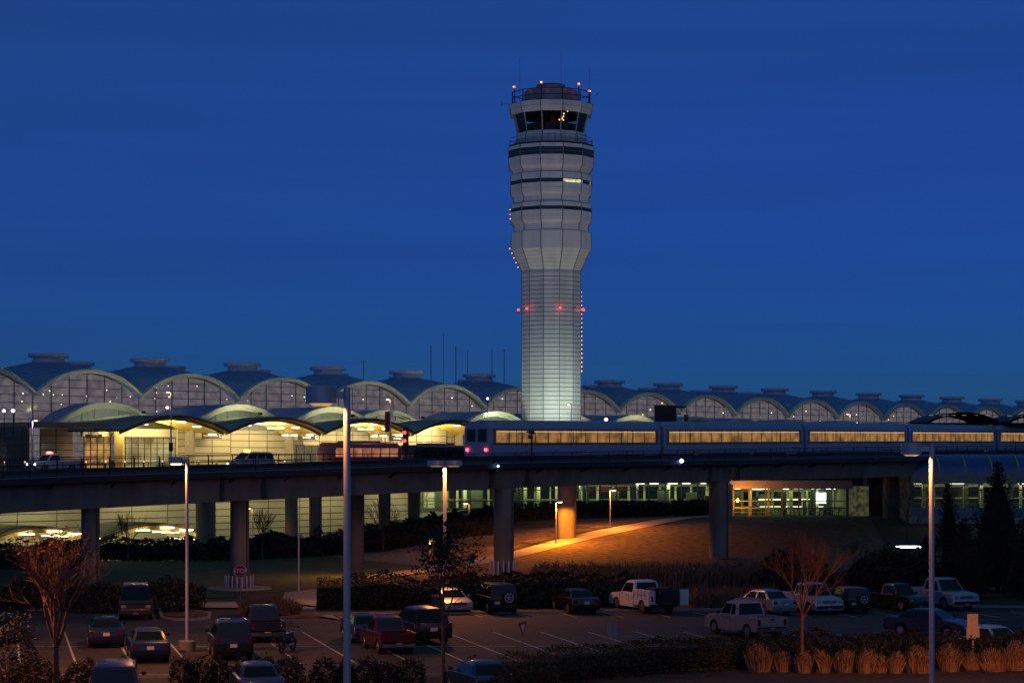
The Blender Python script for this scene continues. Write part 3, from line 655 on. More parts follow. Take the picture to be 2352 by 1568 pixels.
for (a, pa), (b, pb) in zip(pl, pl[1:]):
    for f_ in (1, .72, .45): rl.bar(a + Vector((0, 0, pa[3] + .35 + (pa[4] - pa[3] - .35) * f_)), b + Vector((0, 0, pb[3] + .35 + (pb[4] - pb[3] - .35) * f_)), .05, .05)
vb(rl, 'railing', M['dark'])
rl = MB(); pl = []
for x in [-60 + i * 1.5 for i in range(112)]:
    p = catm(x); nn, _ = vnorm(x); b = Vector((p[0], p[1], 0)) + nn * 12; pl.append((b, p)); rl.bar(b + Vector((0, 0, p[3] + .3)), b + Vector((0, 0, p[4])), .06, .06)
for (a, pa), (b, pb) in zip(pl, pl[1:]):
    for f_ in (1, .6): rl.bar(a + Vector((0, 0, pa[3] + .35 + (pa[4] - pa[3] - .35) * f_)), b + Vector((0, 0, pb[3] + .35 + (pb[4] - pb[3] - .35) * f_)), .05, .05)
vb(rl, 'railing', M['dark'])
for x in [-59 + i * 3.6 for i in range(38)]:
    p = catm(x); nn, _ = vnorm(x); a = Vector((p[0], p[1], p[3] + .1)); vb(MB().bar(a + nn * .5 - Vector((0, 0, .35)), a - nn * .45, .09, .09), 'bracket', M['dark'])
for off in (2.2, 3.65, 7.6, 9.05):
    vb(sweep(lambda b, g, r: [(off, g + .35), (off + .08, g + .35), (off + .08, g + .52), (off, g + .52)]), 'rail', M['steel'])
vb(sweep(lambda b, g, r: [(1.2, g + .4), (1.45, g + .4), (1.45, g + .72), (1.2, g + .72)]), 'third_rail_cover', mat('cover_grey', (.10, .11, .13), .5))
vb(sweep(lambda b, g, r: [(5.0, g + .35), (5.6, g + .35), (5.6, g + .95), (5.0, g + .95)]), 'centre_walkway', mat('dark_deck', (.05, .05, .05)))
def pier(px_, s_, wpx, off=2.9, base=None):
    Y_ = F / s_; x = X(px_, Y_); r_ = wpx / s_ / 2; p = catm(x); z0 = terr(x, Y_) - .3
    return vb(MB().tube((x, Y_ + r_ * .2, z0), (x, Y_ + r_ * .2, (p[2] if off < 5 else p[2] + .1) + .02), r_, n=40), 'pier', M['concrete'], smooth=40)
for a in ((207, 34.1, 42), (550, 32.4, 43), (1157, 30.2, 46), (1651, 26.6, 44)): pier(*a)
for a in ((1302, 24.75, 43), (2052, 22.5, 46), (818, 30.2, 36)): pier(*a, off=8)
for x in (X(1157, 159), X(1651, 180), X(550, 148)):
    for dx in (-.45, .45):
        p = catm(x + dx * 3 + .8); nn, _ = vnorm(x); a = Vector((p[0], p[1], 0)) + nn * .49; vb(MB().bar(a + Vector((0, 0, p[2] + .05)), a + Vector((0, 0, p[3] - .02)), .3, .12), 'joint_cover', mat('damp_concrete', (.07, .065, .06), .8))
for px_, s_, wpx in ((550, 32.4, 43), (1157, 30.2, 46), (1651, 26.6, 44), (207, 34.1, 42)):
    Y_ = F / s_; x = X(px_, Y_); r_ = wpx / s_ / 2; a_ = R(-35); xx, yy = x + (r_ + .06) * math.cos(a_), Y_ + r_ * .2 + (r_ + .06) * math.sin(a_)
    vb(MB().tube((xx, yy, terr(xx, yy)), (xx, yy, catm(x)[2] - .1), .06, n=8), 'drain_pipe', mat('pipe_grey', (.10, .10, .10), .6), smooth=40)
# short posts with small lamps on the deck
for px_, py_, mm in ((1568, 1058, glow('blue_lamp', (.25, .3, 1), 16)), (1144, 1070, glow('blue_white_lamp', (.5, .7, 1), 5))):
    Y_ = 172 if px_ > 1500 else 155; p = P(px_, py_, Y_); pc = catm(p.x); p = Vector((p.x, pc[1] - .75, Zp(py_, pc[1] - .75)))
    o = empty('track_lamp', (p.x, p.y, p.z), label='small %s lamp clipped to the viaduct edge %s' % (('bright violet blue', 'left of the right-hand front pier') if px_ > 1500 else ('faint blue white', 'above the middle front pier')), cat='lamp')
    r_ = .17 if px_ > 1500 else .09
    MB().lathe((0, 0, 0), [(.01, -r_), (r_, -r_ * .4), (r_, r_ * .4), (.01, r_)], 12).build('lens', mm, o, smooth=60); MB().bar((0, .06, 0), (0, .72, -.05), .06, .06).build('bracket', M['dark'], o)

# ---------------------------------------------------------------- train
TR = empty('metro_train', (X(1700, 186), 186, 9.0), label='silver metro train with a lit window band running along the viaduct', cat='train'); TRL = TR.location
silver = mat('train_silver', (.40, .46, .56), .4, .35, var=.08, scale=.6, stretch=(.2, .2, 3)); brown = mat('train_brown_band', (.40, .19, .06), .45, var=.1)
tglass = litglass('train_window', (.12, .055, .014), (.36, .18, .045), 1.0, 1.1)
def tpos(s_, off):   # point along the far track, s = arc length from the nose
    return None
xs_t = []; x = 3.4; acc = 0; tab = []
prev = None
while x < 104:
    p = catm(x); nn, t_ = vnorm(x); q = Vector((p[0], p[1], 0)) + nn * 7.0
    if prev is not None: acc += (q - prev[0]).length
    tab.append((acc, q, p[3] + .55, nn, t_)); prev = (q,); x += .5
def tat(s_):
    for a, b in zip(tab, tab[1:]):
        if a[0] <= s_ <= b[0]:
            f = (s_ - a[0]) / (b[0] - a[0]); return a[1].lerp(b[1], f), a[2] + (b[2] - a[2]) * f
    return tab[-1][1], tab[-1][2]
def car(s0, L, first=False):
    (a, za), (b, zb_) = tat(s0), tat(s0 + L); za += .1; zb_ += .1
    d = (b - a).normalized(); nn = Vector((-d.y, d.x, 0)); L = (b - a).length
    sec = [(0, .35), (-.06, .9), (0, 1.3), (.0, 2.45), (.12, 2.85), (.45, 3.12), (1.4, 3.25), (2.35, 3.12), (2.7, 2.85), (2.8, 2.45), (2.8, 1.3), (2.86, .9), (2.8, .35)]
    def pt(s_, o, z): return a + d * s_ + nn * o + Vector((0, 0, za + (zb_ - za) * s_ / L + z))
    stn = [(0, .06 if first else .02, 0), (.35, 0, 0), (L - .3, 0, 0), (L, .02, 0)]
    mb = MB(); mb.rings([[pt(s_, 1.4 + (o - 1.4) * (1 - k_), z * (1 - k_ * .3)) for o, z in sec] for s_, k_, _ in stn])
    mb.v = [tuple(Vector(v) - TRL) for v in mb.v]; body = mb.build('carriage', silver, TR, smooth=25)
    def strip(s0_, s1_, z0, z1, o, name, m):
        q = MB()
        q.quad(pt(s0_, o, z0), pt(s1_, o, z0), pt(s1_, o, z1), pt(s0_, o, z1))
        q.v = [tuple(Vector(v) - TRL) for v in q.v]; return q.build(name, m, body)
    strip(.4, L - .4, 1.32, 2.42, -.012, 'brown_band', brown)
    dz0 = 1.42
    nw = 13; pw_ = (L - 1.4) / nw; xs2 = [.75 + i * pw_ for i in range(nw)]
    for s_ in xs2: strip(s_, s_ + pw_ - .13, dz0, 2.38, -.024, 'window', tglass)
    strip(.9, L - .9, 2.27, 2.33, -.03, 'ceiling_light', glow('train_ceiling_light', (1, .62, .25), .75))
    q = MB()
    for s_ in (3.2, 10.2, 17.2):
        for e in (0, .65, 1.3): q.bar(pt(s_ + e, -.03, .4), pt(s_ + e, -.03, 2.5), .035, .03)
    q.bar(pt(.3, -.02, 2.47), pt(L - .3, -.02, 2.47), .03, .05); q.bar(pt(.3, -.02, 1.28), pt(L - .3, -.02, 1.28), .03, .04)
    q.v = [tuple(Vector(v) - TRL) for v in q.v]; q.build('door_seam', M['trim'], body)
    for s_ in (2.6, 4.8, L - 4.8, L - 2.6):
        q = MB().tube(pt(s_, .5, .36), pt(s_, 2.3, .36), .38, n=16); q.v = [tuple(Vector(v) - TRL) for v in q.v]; q.build('wheelset', M['trim'], body)
    q = MB().box(tuple(pt(L / 2, 1.4, .42)), (6, 1.6, .5), math.atan2(d.y, d.x)); q.v = [tuple(Vector(v) - TRL) for v in q.v]; q.build('underframe_box', M['trim'], body)
    if first:
        q = MB(); q.quad(pt(-.04, .35, 1.5), pt(-.04, 1.25, 1.5), pt(-.04, 1.25, 2.5), pt(-.04, .35, 2.5)); q.quad(pt(-.04, 1.55, 1.5), pt(-.04, 2.45, 1.5), pt(-.04, 2.45, 2.5), pt(-.04, 1.55, 2.5)); q.v = [tuple(Vector(v) - TRL) for v in q.v]; q.build('cab_window', M['bglass'], body)
        q = MB()
        for o in (.4, 2.4): q.tube(pt(-.1, o, .85), pt(-.02, o, .85), .12, n=12)
        q.v = [tuple(Vector(v) - TRL) for v in q.v]; q.build('tail_lamp', glow('train_tail_lamp', (1, .04, .05), 10), body)
s_ = 0
while s_ < acc - 24:
    car(s_, 22.6, s_ == 0); s_ += 23.1

# ---------------------------------------------------------------- buildings behind the viaduct
def facade(px0, px1, Y_, zbot, ztop, bay, name, label, depth=7, lo=None, room=(.30, .33, .22), lit=(1, .95, .5), energy=220, transom=(), spand=.9, topband=.3, cols=True, seed=1):
    x0, x1 = X(px0, Y_), X(px1, Y_); o = empty(name, ((x0 + x1) / 2, Y_, zbot), label=label, cat='building'); cx = (x0 + x1) / 2; L = x1 - x0; H_ = ztop - zbot
    def bb(c, d, nm, m, par=o): return MB().box(c, d).build(nm, m, par)
    wallm = mat('facade_grey', (.25, .28, .27), .6); rm_ = mat('room_wall', room, .7, var=.1)
    bb((0, depth / 2, -.15 - 2), (L, depth, 4.3), 'base_wall', wallm); bb((0, depth / 2 + .2, H_ + .3), (L + .4, depth + .8, .6), 'roof_slab', wallm)
    bb((0, depth, H_ / 2), (L, .2, H_), 'back_wall', rm_); bb((-L / 2 + .1, depth / 2, H_ / 2), (.2, depth, H_), 'side_wall', rm_); bb((L / 2 - .1, depth / 2, H_ / 2), (.2, depth, H_), 'side_wall', rm_)
    bb((0, .02, spand / 2), (L, .16, spand), 'spandrel', mat('spandrel_blue_grey', (.16, .2, .22), .4))
    n = max(1, round(L / bay)); fr = MB()
    for i in range(n + 1): fr.box((-L / 2 + L * i / n, -.02, (H_ + spand) / 2), (.13, .14, H_ - spand))
    for z in [spand, H_] + [spand + (H_ - spand) * t for t in transom]: fr.box((0, -.03, z), (L, .1, .1))
    fr.build('window_frame', mat('frame_grey_green', (.22, .24, .2), .5, .3), o)
    rnd = random.Random(seed); litm = glow('lit_white_column', (1, .95, .62), .75); fx = MB(); cc = MB(); ob = MB()
    for i in range(n):
        xa = -L / 2 + L * i / n; wv = L / n
        pn = MB().quad((xa + .07, 0, spand), (xa + wv - .07, 0, spand), (xa + wv - .07, 0, H_), (xa + .07, 0, H_)).build('window', clearglass('clear_glass'), o)
        fx.box((xa + wv * rnd.uniform(.3, .7), rnd.uniform(1.5, depth - 1.5), H_ - .12), (wv * .55, .3, .08))
        if cols and rnd.random() < .75: cc.box((xa + wv * rnd.uniform(.2, .8), rnd.uniform(1.5, 3.5), H_ / 2), (rnd.uniform(.18, .4), .3, H_))
        if rnd.random() < .8: ob.box((xa + wv * rnd.random(), rnd.uniform(2, depth - 1), H_ / 2 - rnd.uniform(.0, .6)), (rnd.uniform(.4, 1.8), .4, H_ * rnd.uniform(.5, .95)))
    if cols:
        bw = MB().box((0, depth - .16, H_ / 2 + .2), (L - .5, .06, H_ - .9)).build('far_glazing', mat('far_dark_glass', (.012, .016, .018), .12, var=0), o); bf = MB()
        for i in range(n + 1): bf.box((-L / 2 + .3 + (L - .6) * i / n, depth - .25, H_ / 2), (.26, .1, H_))
        bf.box((0, depth - .25, spand + .85), (L - .4, .08, .12)); bf.box((0, depth - .25, H_ - .35), (L - .4, .08, .3)); bf.build('frame', mat('cream_frame', (.62, .62, .42), .6), bw)
    if cols: cc.build('column', mat('white_column', (.85, .85, .62), .6), o)
    ob.build('partition', mat('partition_grey', (.07, .09, .07), .7), o)
    fx.build('ceiling_lamp', glow('room_lamp', (1, .98, .75), 5), o)
    ra = MB().bar((-L / 2, 1.0, spand + .95), (L / 2, 1.0, spand + .95), .05, .07); ra.bar((-L / 2, 1.0, spand + .45), (L / 2, 1.0, spand + .45), .04, .04); ra.build('handrail', M['alu'], o)
    k = max(1, int(L / 7))
    for i in range(k): lamp('AREA', (cx - L / 2 + L * (i + .5) / k, Y_ + depth * .5, ztop - .3), energy, lit, size=(L / k * .8, depth * .5), name='room_light')
    return o
facade(968, 1640, 236, Zp(1188, 236), Zp(1108, 236), 1.85, 'glazed_walkway', 'long glazed walkway building with green lit rooms seen under the viaduct', 6, spand=1.05, transom=(.28, .72), energy=150, lit=(.93, 1, .45), seed=4)
ent = facade(1683, 1948, 222, Zp(1187, 222), Zp(1121, 222), 1.85, 'glass_entrance_hall', 'glass walled entrance hall with yellow green light and orange lit soffit on the hilltop', 9, spand=.06, transom=(.3, .55), energy=130, lit=(.85, 1, .35), seed=11, room=(.16, .18, .10))
Ye = 222; EO = ent
def wbx(c, d, nm, m, par=None): 
    o = MB().box((0, 0, 0), d).build(nm, m); o.location = c; return o
ox, oy, oz = ent.location
MB().box((X(1815, Ye) - ox, -.45, Zp(1112, Ye) - oz), (X(1950, Ye) - X(1683, Ye) + .6, .6, .85)).build('fascia', mat('pale_soffit', (.4, .36, .3), .7), ent)
MB().box((X(1672, Ye) - ox, -1.2, Zp(1150, Ye) - oz), (.5, 2.6, 3.6)).build('end_wall', mat('pale_soffit', (.4, .36, .3), .7), ent)
MB().box((X(1972, Ye) - ox, .3, Zp(1155, Ye) - oz), (2.2, .3, 3.6)).build('end_panel', litglass('dim_room', (.012, .014, .01), (.07, .07, .03), 1, 2.2), ent)
MB().box((X(2048, Ye) - ox, 1.2, Zp(1150, Ye) - oz), (5.2, 2, 5.5)).build('blank_wall', mat('dark_wall', (.07, .07, .07), .8), ent)
MB().box((X(1800, Ye) - ox, -5, Zp(1187, Ye) - oz - .7), (X(1990, Ye) - X(1640, Ye), 10, 1.5)).build('terrace', M['path'], ent)
ps = MB().box((X(1890, Ye) - ox, 1.3, 2.0), (1.05, .2, 1.15)).build('lit_screen', glow('lit_white_screen', (.85, 1, .78), 2.6), ent)
# tables, chairs and counters standing inside
fu = MB(); rnd = random.Random(5)
for i in range(16):
    xx = X(1745 + 12.5 * i, Ye) - ox + rnd.uniform(-.2, .2); yy = rnd.uniform(.9, 3.5); fu.box((xx, yy, .74), (.8, .7, .05)); fu.box((xx, yy, .37), (.08, .08, .74)); fu.box((xx + .55, yy, .45), (.4, .4, .05)); fu.box((xx + .72, yy, .7), (.05, .4, .55)); fu.box((xx + .55, yy, .22), (.3, .3, .04))
fu.build('cafe_furniture', M['dark'], ent)
fu = MB()
for i in range(5): fu.box((X(1770 + 34 * i, Ye) - ox, 5.5, 1.75), (1.3, .2, .12)); fu.box((X(1775 + 34 * i, Ye) - ox, 5.5, .95), (1.4, .2, .12))
fu.build('shelf_lamp', glow('shelf_lamp', (1, 1, .6), 1.6), ent)
o = lamp('SPOT', (X(1700, Ye), Ye - 2.6, Zp(1150, Ye)), 620, (1, .33, .04), .2, name='wall_light', spot=165, rot=(R(120), 0, R(-20)))
# right-hand station concourse with a ribbed barrel roof
Yr = 206
con = facade(2093, 2560, Yr, Zp(1184, Yr), Zp(1108, Yr), 3.1, 'station_concourse', 'station concourse with blue ribbed barrel roof and bright windows behind the conifers', 7, spand=.75, transom=(.72, .12), energy=150, lit=(1, .95, .36), seed=21, room=(.5, .48, .28), cols=True)
ox, oy, oz = con.location; x0, x1 = X(2093, Yr) - ox, X(2560, Yr) - ox; zb0 = Zp(1110, Yr) - oz
MB().box(((x0 + x1) / 2, 2.6, zb0 + .55), (x1 - x0 + .3, 6, 1.1)).build('concrete_band', mat('band_concrete', (.30, .29, .25), .8), con)
mb = MB(); arcp = [(3.0 - 3.3 * math.cos(math.pi * i / 12), 1.75 * math.sin(math.pi * i / 12)) for i in range(13)]
mb.rings([[(x, yy, zb0 + 1.1 + zz_) for yy, zz_ in arcp] for x in [x0 + .1 + i * (x1 - x0) / 20 for i in range(21)]], closed=False); br_ = mb.build('barrel_roof', mat('blue_barrel_roof', (.06, .14, .34), .3, .2), con, smooth=30)
i = x0 + .1
while i < x1:
    rb2 = MB()
    for a, b in zip(arcp, arcp[1:]): rb2.bar((i, a[0], zb0 + 1.12 + a[1]), (i, b[0], zb0 + 1.12 + b[1]), .16, .14)
    rb2.build('roof_rib', mat('rib_cream', (.42, .42, .33), .6), br_); i += 2.6
# station canopies: dark arched roofs beyond the train
Ys = 240
sc_ = empty('station_canopy', (X(2215, Ys), Ys, 9), label='dark arched station canopies rising behind the train at the far right', cat='station roof')
for pxc, wd, pk in ((2215, 165, 946), (2392, 150, 948)):
    us = [-1 + i / 7 for i in range(15)]; mb = MB(); sp_ = Zp(968, Ys); pz = Zp(pk, Ys); xc = X(pxc, Ys); hw = wd / 2 / F * Ys
    for off in (0, -.25): mb.rings([[(xc + hw * u - X(2215, Ys), yy, sp_ + (pz - sp_) * math.cos(u * math.pi / 2) ** .8 + off - 9) for u in us] for yy in (0, 14)], closed=False)
    rf = mb.build('arched_roof', mat('dark_canopy', (.02, .025, .035), .6), sc_)
    mb = MB().quad((xc - hw - X(2215, Ys), 8, 0), (xc + hw - X(2215, Ys), 8, 0), (xc + hw - X(2215, Ys), 8, sp_ - 9), (xc - hw - X(2215, Ys), 8, sp_ - 9)); mb.build('screen_wall', mat('dark_green_wall', (.02, .03, .03), .5), rf)
    li = MB()
    for i in range(6): li.box((xc - X(2215, Ys) + (i - 2.5) * hw / 3.2, 3, sp_ + (pz - sp_) * .72 - 9), (.5, .2, .06))
    li.build('platform_lamp', glow('platform_lamp', (.5, .4, .08), .5), rf)
# sign gantry back seen over the train
Yg = 214
go = empty('sign_gantry', (X(1540, Yg), Yg, 9.0), label='dark back of an overhead road sign on two posts in front of the vaults', cat='sign gantry')
MB().box((X(1528, Yg) - X(1540, Yg), 0, Zp(950, Yg) - 9), (X(1553, Yg) - X(1503, Yg), .3, Zp(931, Yg) - Zp(970, Yg))).build('sign_panel', M['dark'], go, bevel=.03)
g_ = MB(); g_.box((X(1576, Yg) - X(1540, Yg), .2, 2.2), (.42, .35, 4.9)); g_.box((X(1506, Yg) - X(1540, Yg), .2, 2.2), (.3, .3, 4.4)); g_.box((0, .35, Zp(934, Yg) - 9), (X(1578, Yg) - X(1504, Yg), .25, .22)); g_.build('gantry_frame', mat('gantry_grey', (.05, .06, .075), .5), go)
# antenna masts behind the roofs
for px_, yt, th_, lb in ((990, 794, .09, 'left of the pair nearest the sixth cap'), (1019, 766, .05, 'tallest and palest, thin tip'), (1047, 796, .09, 'between the two palest masts'), (1074, 806, .06, 'short and faint with a stubby top'), (1130, 801, .09, 'left of the last two before the tower'), (1158, 803, .08, 'nearest the tower on its left'), (835, 829, .08, 'short with a tiny crossbar beside the foreground lamp'), (1344, 870, .05, 'just right of the tower')):
    Ya = 300; p = P(px_, yt, Ya); o = empty('radio_mast', (p.x, Ya, 10), label='thin dark radio mast behind the roofs, ' + lb, cat='radio mast', group='radio masts behind the terminal roofs')
    MB().tube((0, 0, 0), (0, 0, p.z - 10), th_, th_ * .6, n=6).build('mast', M['steel'], o)
    if px_ in (835, 1158): MB().box((0, 0, p.z - 10.1), (1.0, .06, .06)).build('crossbar', M['steel'], o)

# ---------------------------------------------------------------- lamps
def drum(c, r_, h_, col_em, es, parent, lens_r=.8):
    d = MB().lathe(c, [(r_, 0), (r_, h_), (r_ * .93, h_ + .03)], 28).build('lamp_head', M['alu'], parent, smooth=30)
    MB().lathe((c[0], c[1], c[2] - .012), [(r_ * lens_r, 0), (r_ * .5, -.05)], 24).build('lens', glow('sodium_lens_%g' % es, col_em, es), d); return d
def pole_lamp(px_, Y_, pyt, base_py, side, label, drum_r=.375, drum_h=.36, pw=.19, en=1500, es=25, gap=.16, twin=False, name='street_lamp', zbase=None, col=SOD, base_block=False, group=None, spotdeg=0, cat='street lamp', lensoff=False, lr=.12):
    x = X(px_, Y_); z0 = zbase if zbase is not None else terr(x, Y_); zt = Zp(pyt, Y_)
    o = empty(name, (x, Y_, z0), label=label, cat=cat, group=group); h_ = zt - z0
    MB().tube((0, 0, 0), (0, 0, h_), pw / 2, pw / 2 * .9, n=20).build('pole', M['alu'], o, smooth=40); MB().lathe((0, 0, 0), [(pw * .8, 0), (pw * .8, .05), (pw * .6, .1)], 16).build('base_flange', M['alu'], o)
    if base_block: MB().lathe((0, 0, 0), [(.42, 0), (.42, .5), (.38, .54)], 20).build('base', M['concrete'], o, smooth=30)
    for s in ((-1, 1) if twin else (side,)):
        cx = s * (pw / 2 + gap + drum_r); MB().box((s * (pw / 2 + gap / 2 + .03), 0, h_ - drum_h * .5), (gap + .08, pw * .6, drum_h * .45)).build('arm', M['alu'], o)
        drum((cx, 0, h_ - drum_h), drum_r, drum_h, (1, .55, .2), 0.02 if lensoff else es, o)
        if en: lamp('SPOT', (cx * .8, -drum_r * .45, h_ - drum_h - .09), en / (2 if twin else 1), col, lr, parent=o, name='sodium_light', spot=168, blend=.25)
    return o
pole_lamp(797, 52, 889, 0, -1, 'nearest tall square steel lamp post with a big drum head, crossing the centre left', drum_r=.38, drum_h=.40, pw=.19, en=650, es=.5, gap=.17, zbase=0, name='street_lamp', group='tall drum headed lamp posts')
pole_lamp(2140, 73, 1018, 0, -1, 'tall steel lamp post with drum head in front of the conifers at the right', drum_r=.36, drum_h=.38, pw=.2, en=1300, es=.5, gap=.25, zbase=0, group='tall drum headed lamp posts')
pole_lamp(429.5, F / 47.4, 1051, 0, -1, 'lit drum headed lamp post on a concrete base between the blue coupe and black wagon', drum_r=.36, drum_h=.28, pw=.17, en=1600, es=18, gap=.08, zbase=0, base_block=True, group='tall drum headed lamp posts')
pole_lamp(1021.5, 134, 1058, 0, -1, 'twin headed lamp post glowing orange above the leafy young tree', drum_r=.56, drum_h=.32, pw=.24, en=4600, es=.3, gap=-.12, twin=True, zbase=0, group='tall drum headed lamp posts')
pole_lamp(-250, 86, 1050, 0, 1, 'drum headed lamp post beyond the left edge, lighting the big bare tree', en=9000, es=18, zbase=0, group='tall drum headed lamp posts')
def small_lamp(px_, pyt, pyb, side, label, en, es=14, Y_=None, lensoff=False, col=SODH):
    g = G(px_, pyb); Y_ = Y_ or g.y
    return pole_lamp(px_, Y_, pyt, 0, side, label, drum_r=.27, drum_h=.17, pw=.12, en=en, es=es, gap=.03, name='path_lamp', group='low lamp posts along the paths', cat='path lamp', lensoff=lensoff, col=col, lr=.1)
small_lamp(1277, 1148, 1247, 1, 'low path lamp left of the orange lit viaduct column', 6600, 18, Y_=190.2)
small_lamp(1401, 1121, 1216, 1, 'low path lamp between the orange column and the walkway windows', 3600, 18)
small_lamp(808, 1208, 1325, -1, 'low orange path lamp right behind the nearest tall lamp post', 1600, 20)
small_lamp(987, 1236, 1318, 1, 'short path lamp left of the twin headed lamp post', 700, 14)
small_lamp(686, 1227, 1356, 1, 'unlit thin pale lamp post standing on the lawn', 0, 0, lensoff=True)
small_lamp(1078, 1152, 1222, -1, 'low orange lamp in front of the walkway windows by the hedge', 90, 16, Y_=212)
small_lamp(580, 1163, 1248, -1, 'orange lamp half hidden behind the left front viaduct column', 110, 16, Y_=205)
for px_, yt, lb, c_, en, sd in ((393, 897, 'slim roadside lamp with orange head in front of the first canopies', (1, .45, .15), 60, -1), (897, 914, 'roadside lamp carrying a hanging banner left of the rail signal', (1, .5, .25), 60, -1), (74, 962, 'roadside lamp with a violet white head at the far left', (.75, .6, 1), 130, 1), (1312, 926, 'small roadside lamp in front of the tower foot', (1, .5, .2), 40, -1), (1953, 948, 'roadside lamp with pinkish head above the train at right', (1, .6, .35), 60, -1)):
    Y_ = {393: 196, 897: 216, 74: 184, 1312: 236, 1953: 262}[px_]
    o = pole_lamp(px_, Y_, yt, 0, sd, lb, drum_r=.2, drum_h=.12, pw=.15, en=en, es=14, gap=.02, name='roadside_lamp', zbase=7.97, group='lamps along the raised roadway', cat='street lamp', col=c_, lr=.12)
    if px_ == 897: MB().box((-.33, 0, Zp(968, Y_) - 7.97), (.5, .05, 2.1)).build('banner', mat('banner_dark_red', (.16, .03, .04), .7), o)
    if px_ == 393: MB().box((0, -.12, Zp(1026, Y_) - 7.97), (.36, .25, .8)).build('control_box', M['dark'], o); MB().lathe((-.35, 0, Zp(938, Y_) - 7.97), [(.12, 0), (.14, .14), (.05, .2)], 12).build('second_lamp', glow('small_orange', (1, .4, .2), 9), o)
for px_, py_, lb, r_ in ((1392, 963, 'violet floodlight glowing right of the tower above the train', .17), (1120, 915, 'small white blue lamp in the valley between two roof vaults', .12), (9, 943, 'left violet lamp of the pair at the far left', .13), (30, 943, 'right violet lamp of the pair at the far left', .15), (2281, 1264, 'small white light low in the dark conifers', .13)):
    Y_ = {1392: 225, 1120: 252, 9: 190, 30: 190, 2281: 150}[px_]; p = P(px_, py_, Y_); o = empty('floodlight', p, label=lb, cat='floodlight')
    MB().lathe((0, 0, 0), [(.01, -r_), (r_, -r_ * .5), (r_ * 1.1, r_ * .4), (.01, r_)], 12).build('lens', glow('violet_white', (.55, .5, 1), 14), o, smooth=60); MB().tube((0, .05, 0), (0, .1, -2.2), .04, n=6).build('bracket', M['dark'], o)
# fluorescent shelter light at the right
Yf = 150; p = P(2086, 1255, Yf); o = empty('strip_lamp', p, label='bright violet white strip lamp hanging under a dark shelter roof beside the conifers', cat='strip lamp')
MB().box((0, 0, 0), (1.8, .3, .12)).build('tube', glow('strip_white', (.8, .78, 1), 16), o, bevel=.04); MB().box((-.2, 0, .12), (3.2, .9, .1)).build('housing', M['dark'], o)
g_ = MB()
for dx in (-1.7, 1.4): g_.tube((dx, .3, .1), (dx, .3, -p.z), .05, n=8)
g_.build('post', M['dark'], o)

# ---------------------------------------------------------------- rail signals, signs
pc = catm(X(932, 153)); nn, _ = vnorm(pc[0])
b = Vector((X(932, pc[1] + 6), pc[1] + 6, pc[3] + .35)); o = empty('rail_signal', b, label='black rail signal showing two red lights beside the banner lamp post', cat='rail signal')
MB().box((0, 0, Zp(1007, b.y) - b.z), (.42, .3, 1.75)).build('signal_head', M['trim'], o, bevel=.03); MB().box((0, 0, .7), (.16, .16, 1.4)).build('post', M['dark'], o)
for zz_ in (993, 1012): MB().lathe((-.1, -.2, Zp(zz_, b.y) - b.z), [(.01, -.13), (.14, -.08), (.14, .08), (.01, .13)], 12).build('lens', glow('signal_red', (1, .06, .08), 2.6), o, smooth=60)
pc = catm(X(1221, 160)); b = Vector((X(1221, pc[1] - .2), pc[1] - .2, pc[3])); o = empty('rail_signal', b, label='slim black signal mast with two hooded heads against the train', cat='rail signal')
MB().tube((0, 0, 0), (0, 0, Zp(990, b.y) - b.z), .07, n=8).build('post', M['trim'], o)
h_ = MB(); h_.box((0, 0, Zp(993, b.y) - b.z), (.46, .3, .28)); h_.box((-.08, -.1, Zp(1003, b.y) - b.z), (.38, .26, .28)); h_.box((-.25, 0, Zp(991, b.y) - b.z), (.3, .12, .1)); h_.build('signal_head', M['trim'], o, bevel=.02)
def face_M(loc, rz=0): return Matrix.Translation(loc) @ Matrix.Rotation(rz, 4, 'Z') @ Matrix.Rotation(R(90), 4, 'X')
# STOP sign
g = G(552, 1398); Y_ = g.y; o = empty('stop_sign', g, label='red octagonal STOP sign on a thin post before the left front column', cat='stop sign'); zc_ = Zp(1311, Y_) - g.z
MB().tube((0, 0, 0), (0, 0, zc_ + .3), .035, n=8).build('post', M['steel'], o)
oc = lambda r_, y: [(r_ * math.cos(R(22.5 + 45 * i)), y, zc_ + r_ * math.sin(R(22.5 + 45 * i))) for i in range(8)]
pl_ = MB().rings([oc(.415, -.04), oc(.415, -.06)]).build('plate', M['signwhite'], o); MB().rings([oc(.39, -.06), oc(.39, -.066)]).build('red_face', M['signred'], pl_)
text('lettering', 'STOP', .36, M['signwhite'], face_M((0, -.072, zc_)), pl_, ext=.002)
# yield sign, seen at an angle
g = G(1198, 1566); Y_ = 90; x_ = X(1198, Y_); o = empty('yield_sign', (x_, Y_, 0), label='narrow looking red and white yield triangle on a thin post above the front hedge', cat='yield sign'); o.rotation_euler = (0, 0, R(66)); zt = Zp(1428, Y_); zb_ = Zp(1463, Y_)
tri = lambda s, y: [(-.45 * s, y, zt - (1 - s) * .2), (.45 * s, y, zt - (1 - s) * .2), (0, y, zb_ + (1 - s) * .35)]
MB().tube((0, 0, 0), (0, 0, zt - .1), .03, n=8).build('post', M['steel'], o); pl_ = MB().rings([tri(1, -.04), tri(1, -.055)]).build('plate', M['signred'], o); MB().rings([tri(.52, -.055), tri(.52, -.06)]).build('white_face', M['signwhite'], pl_)
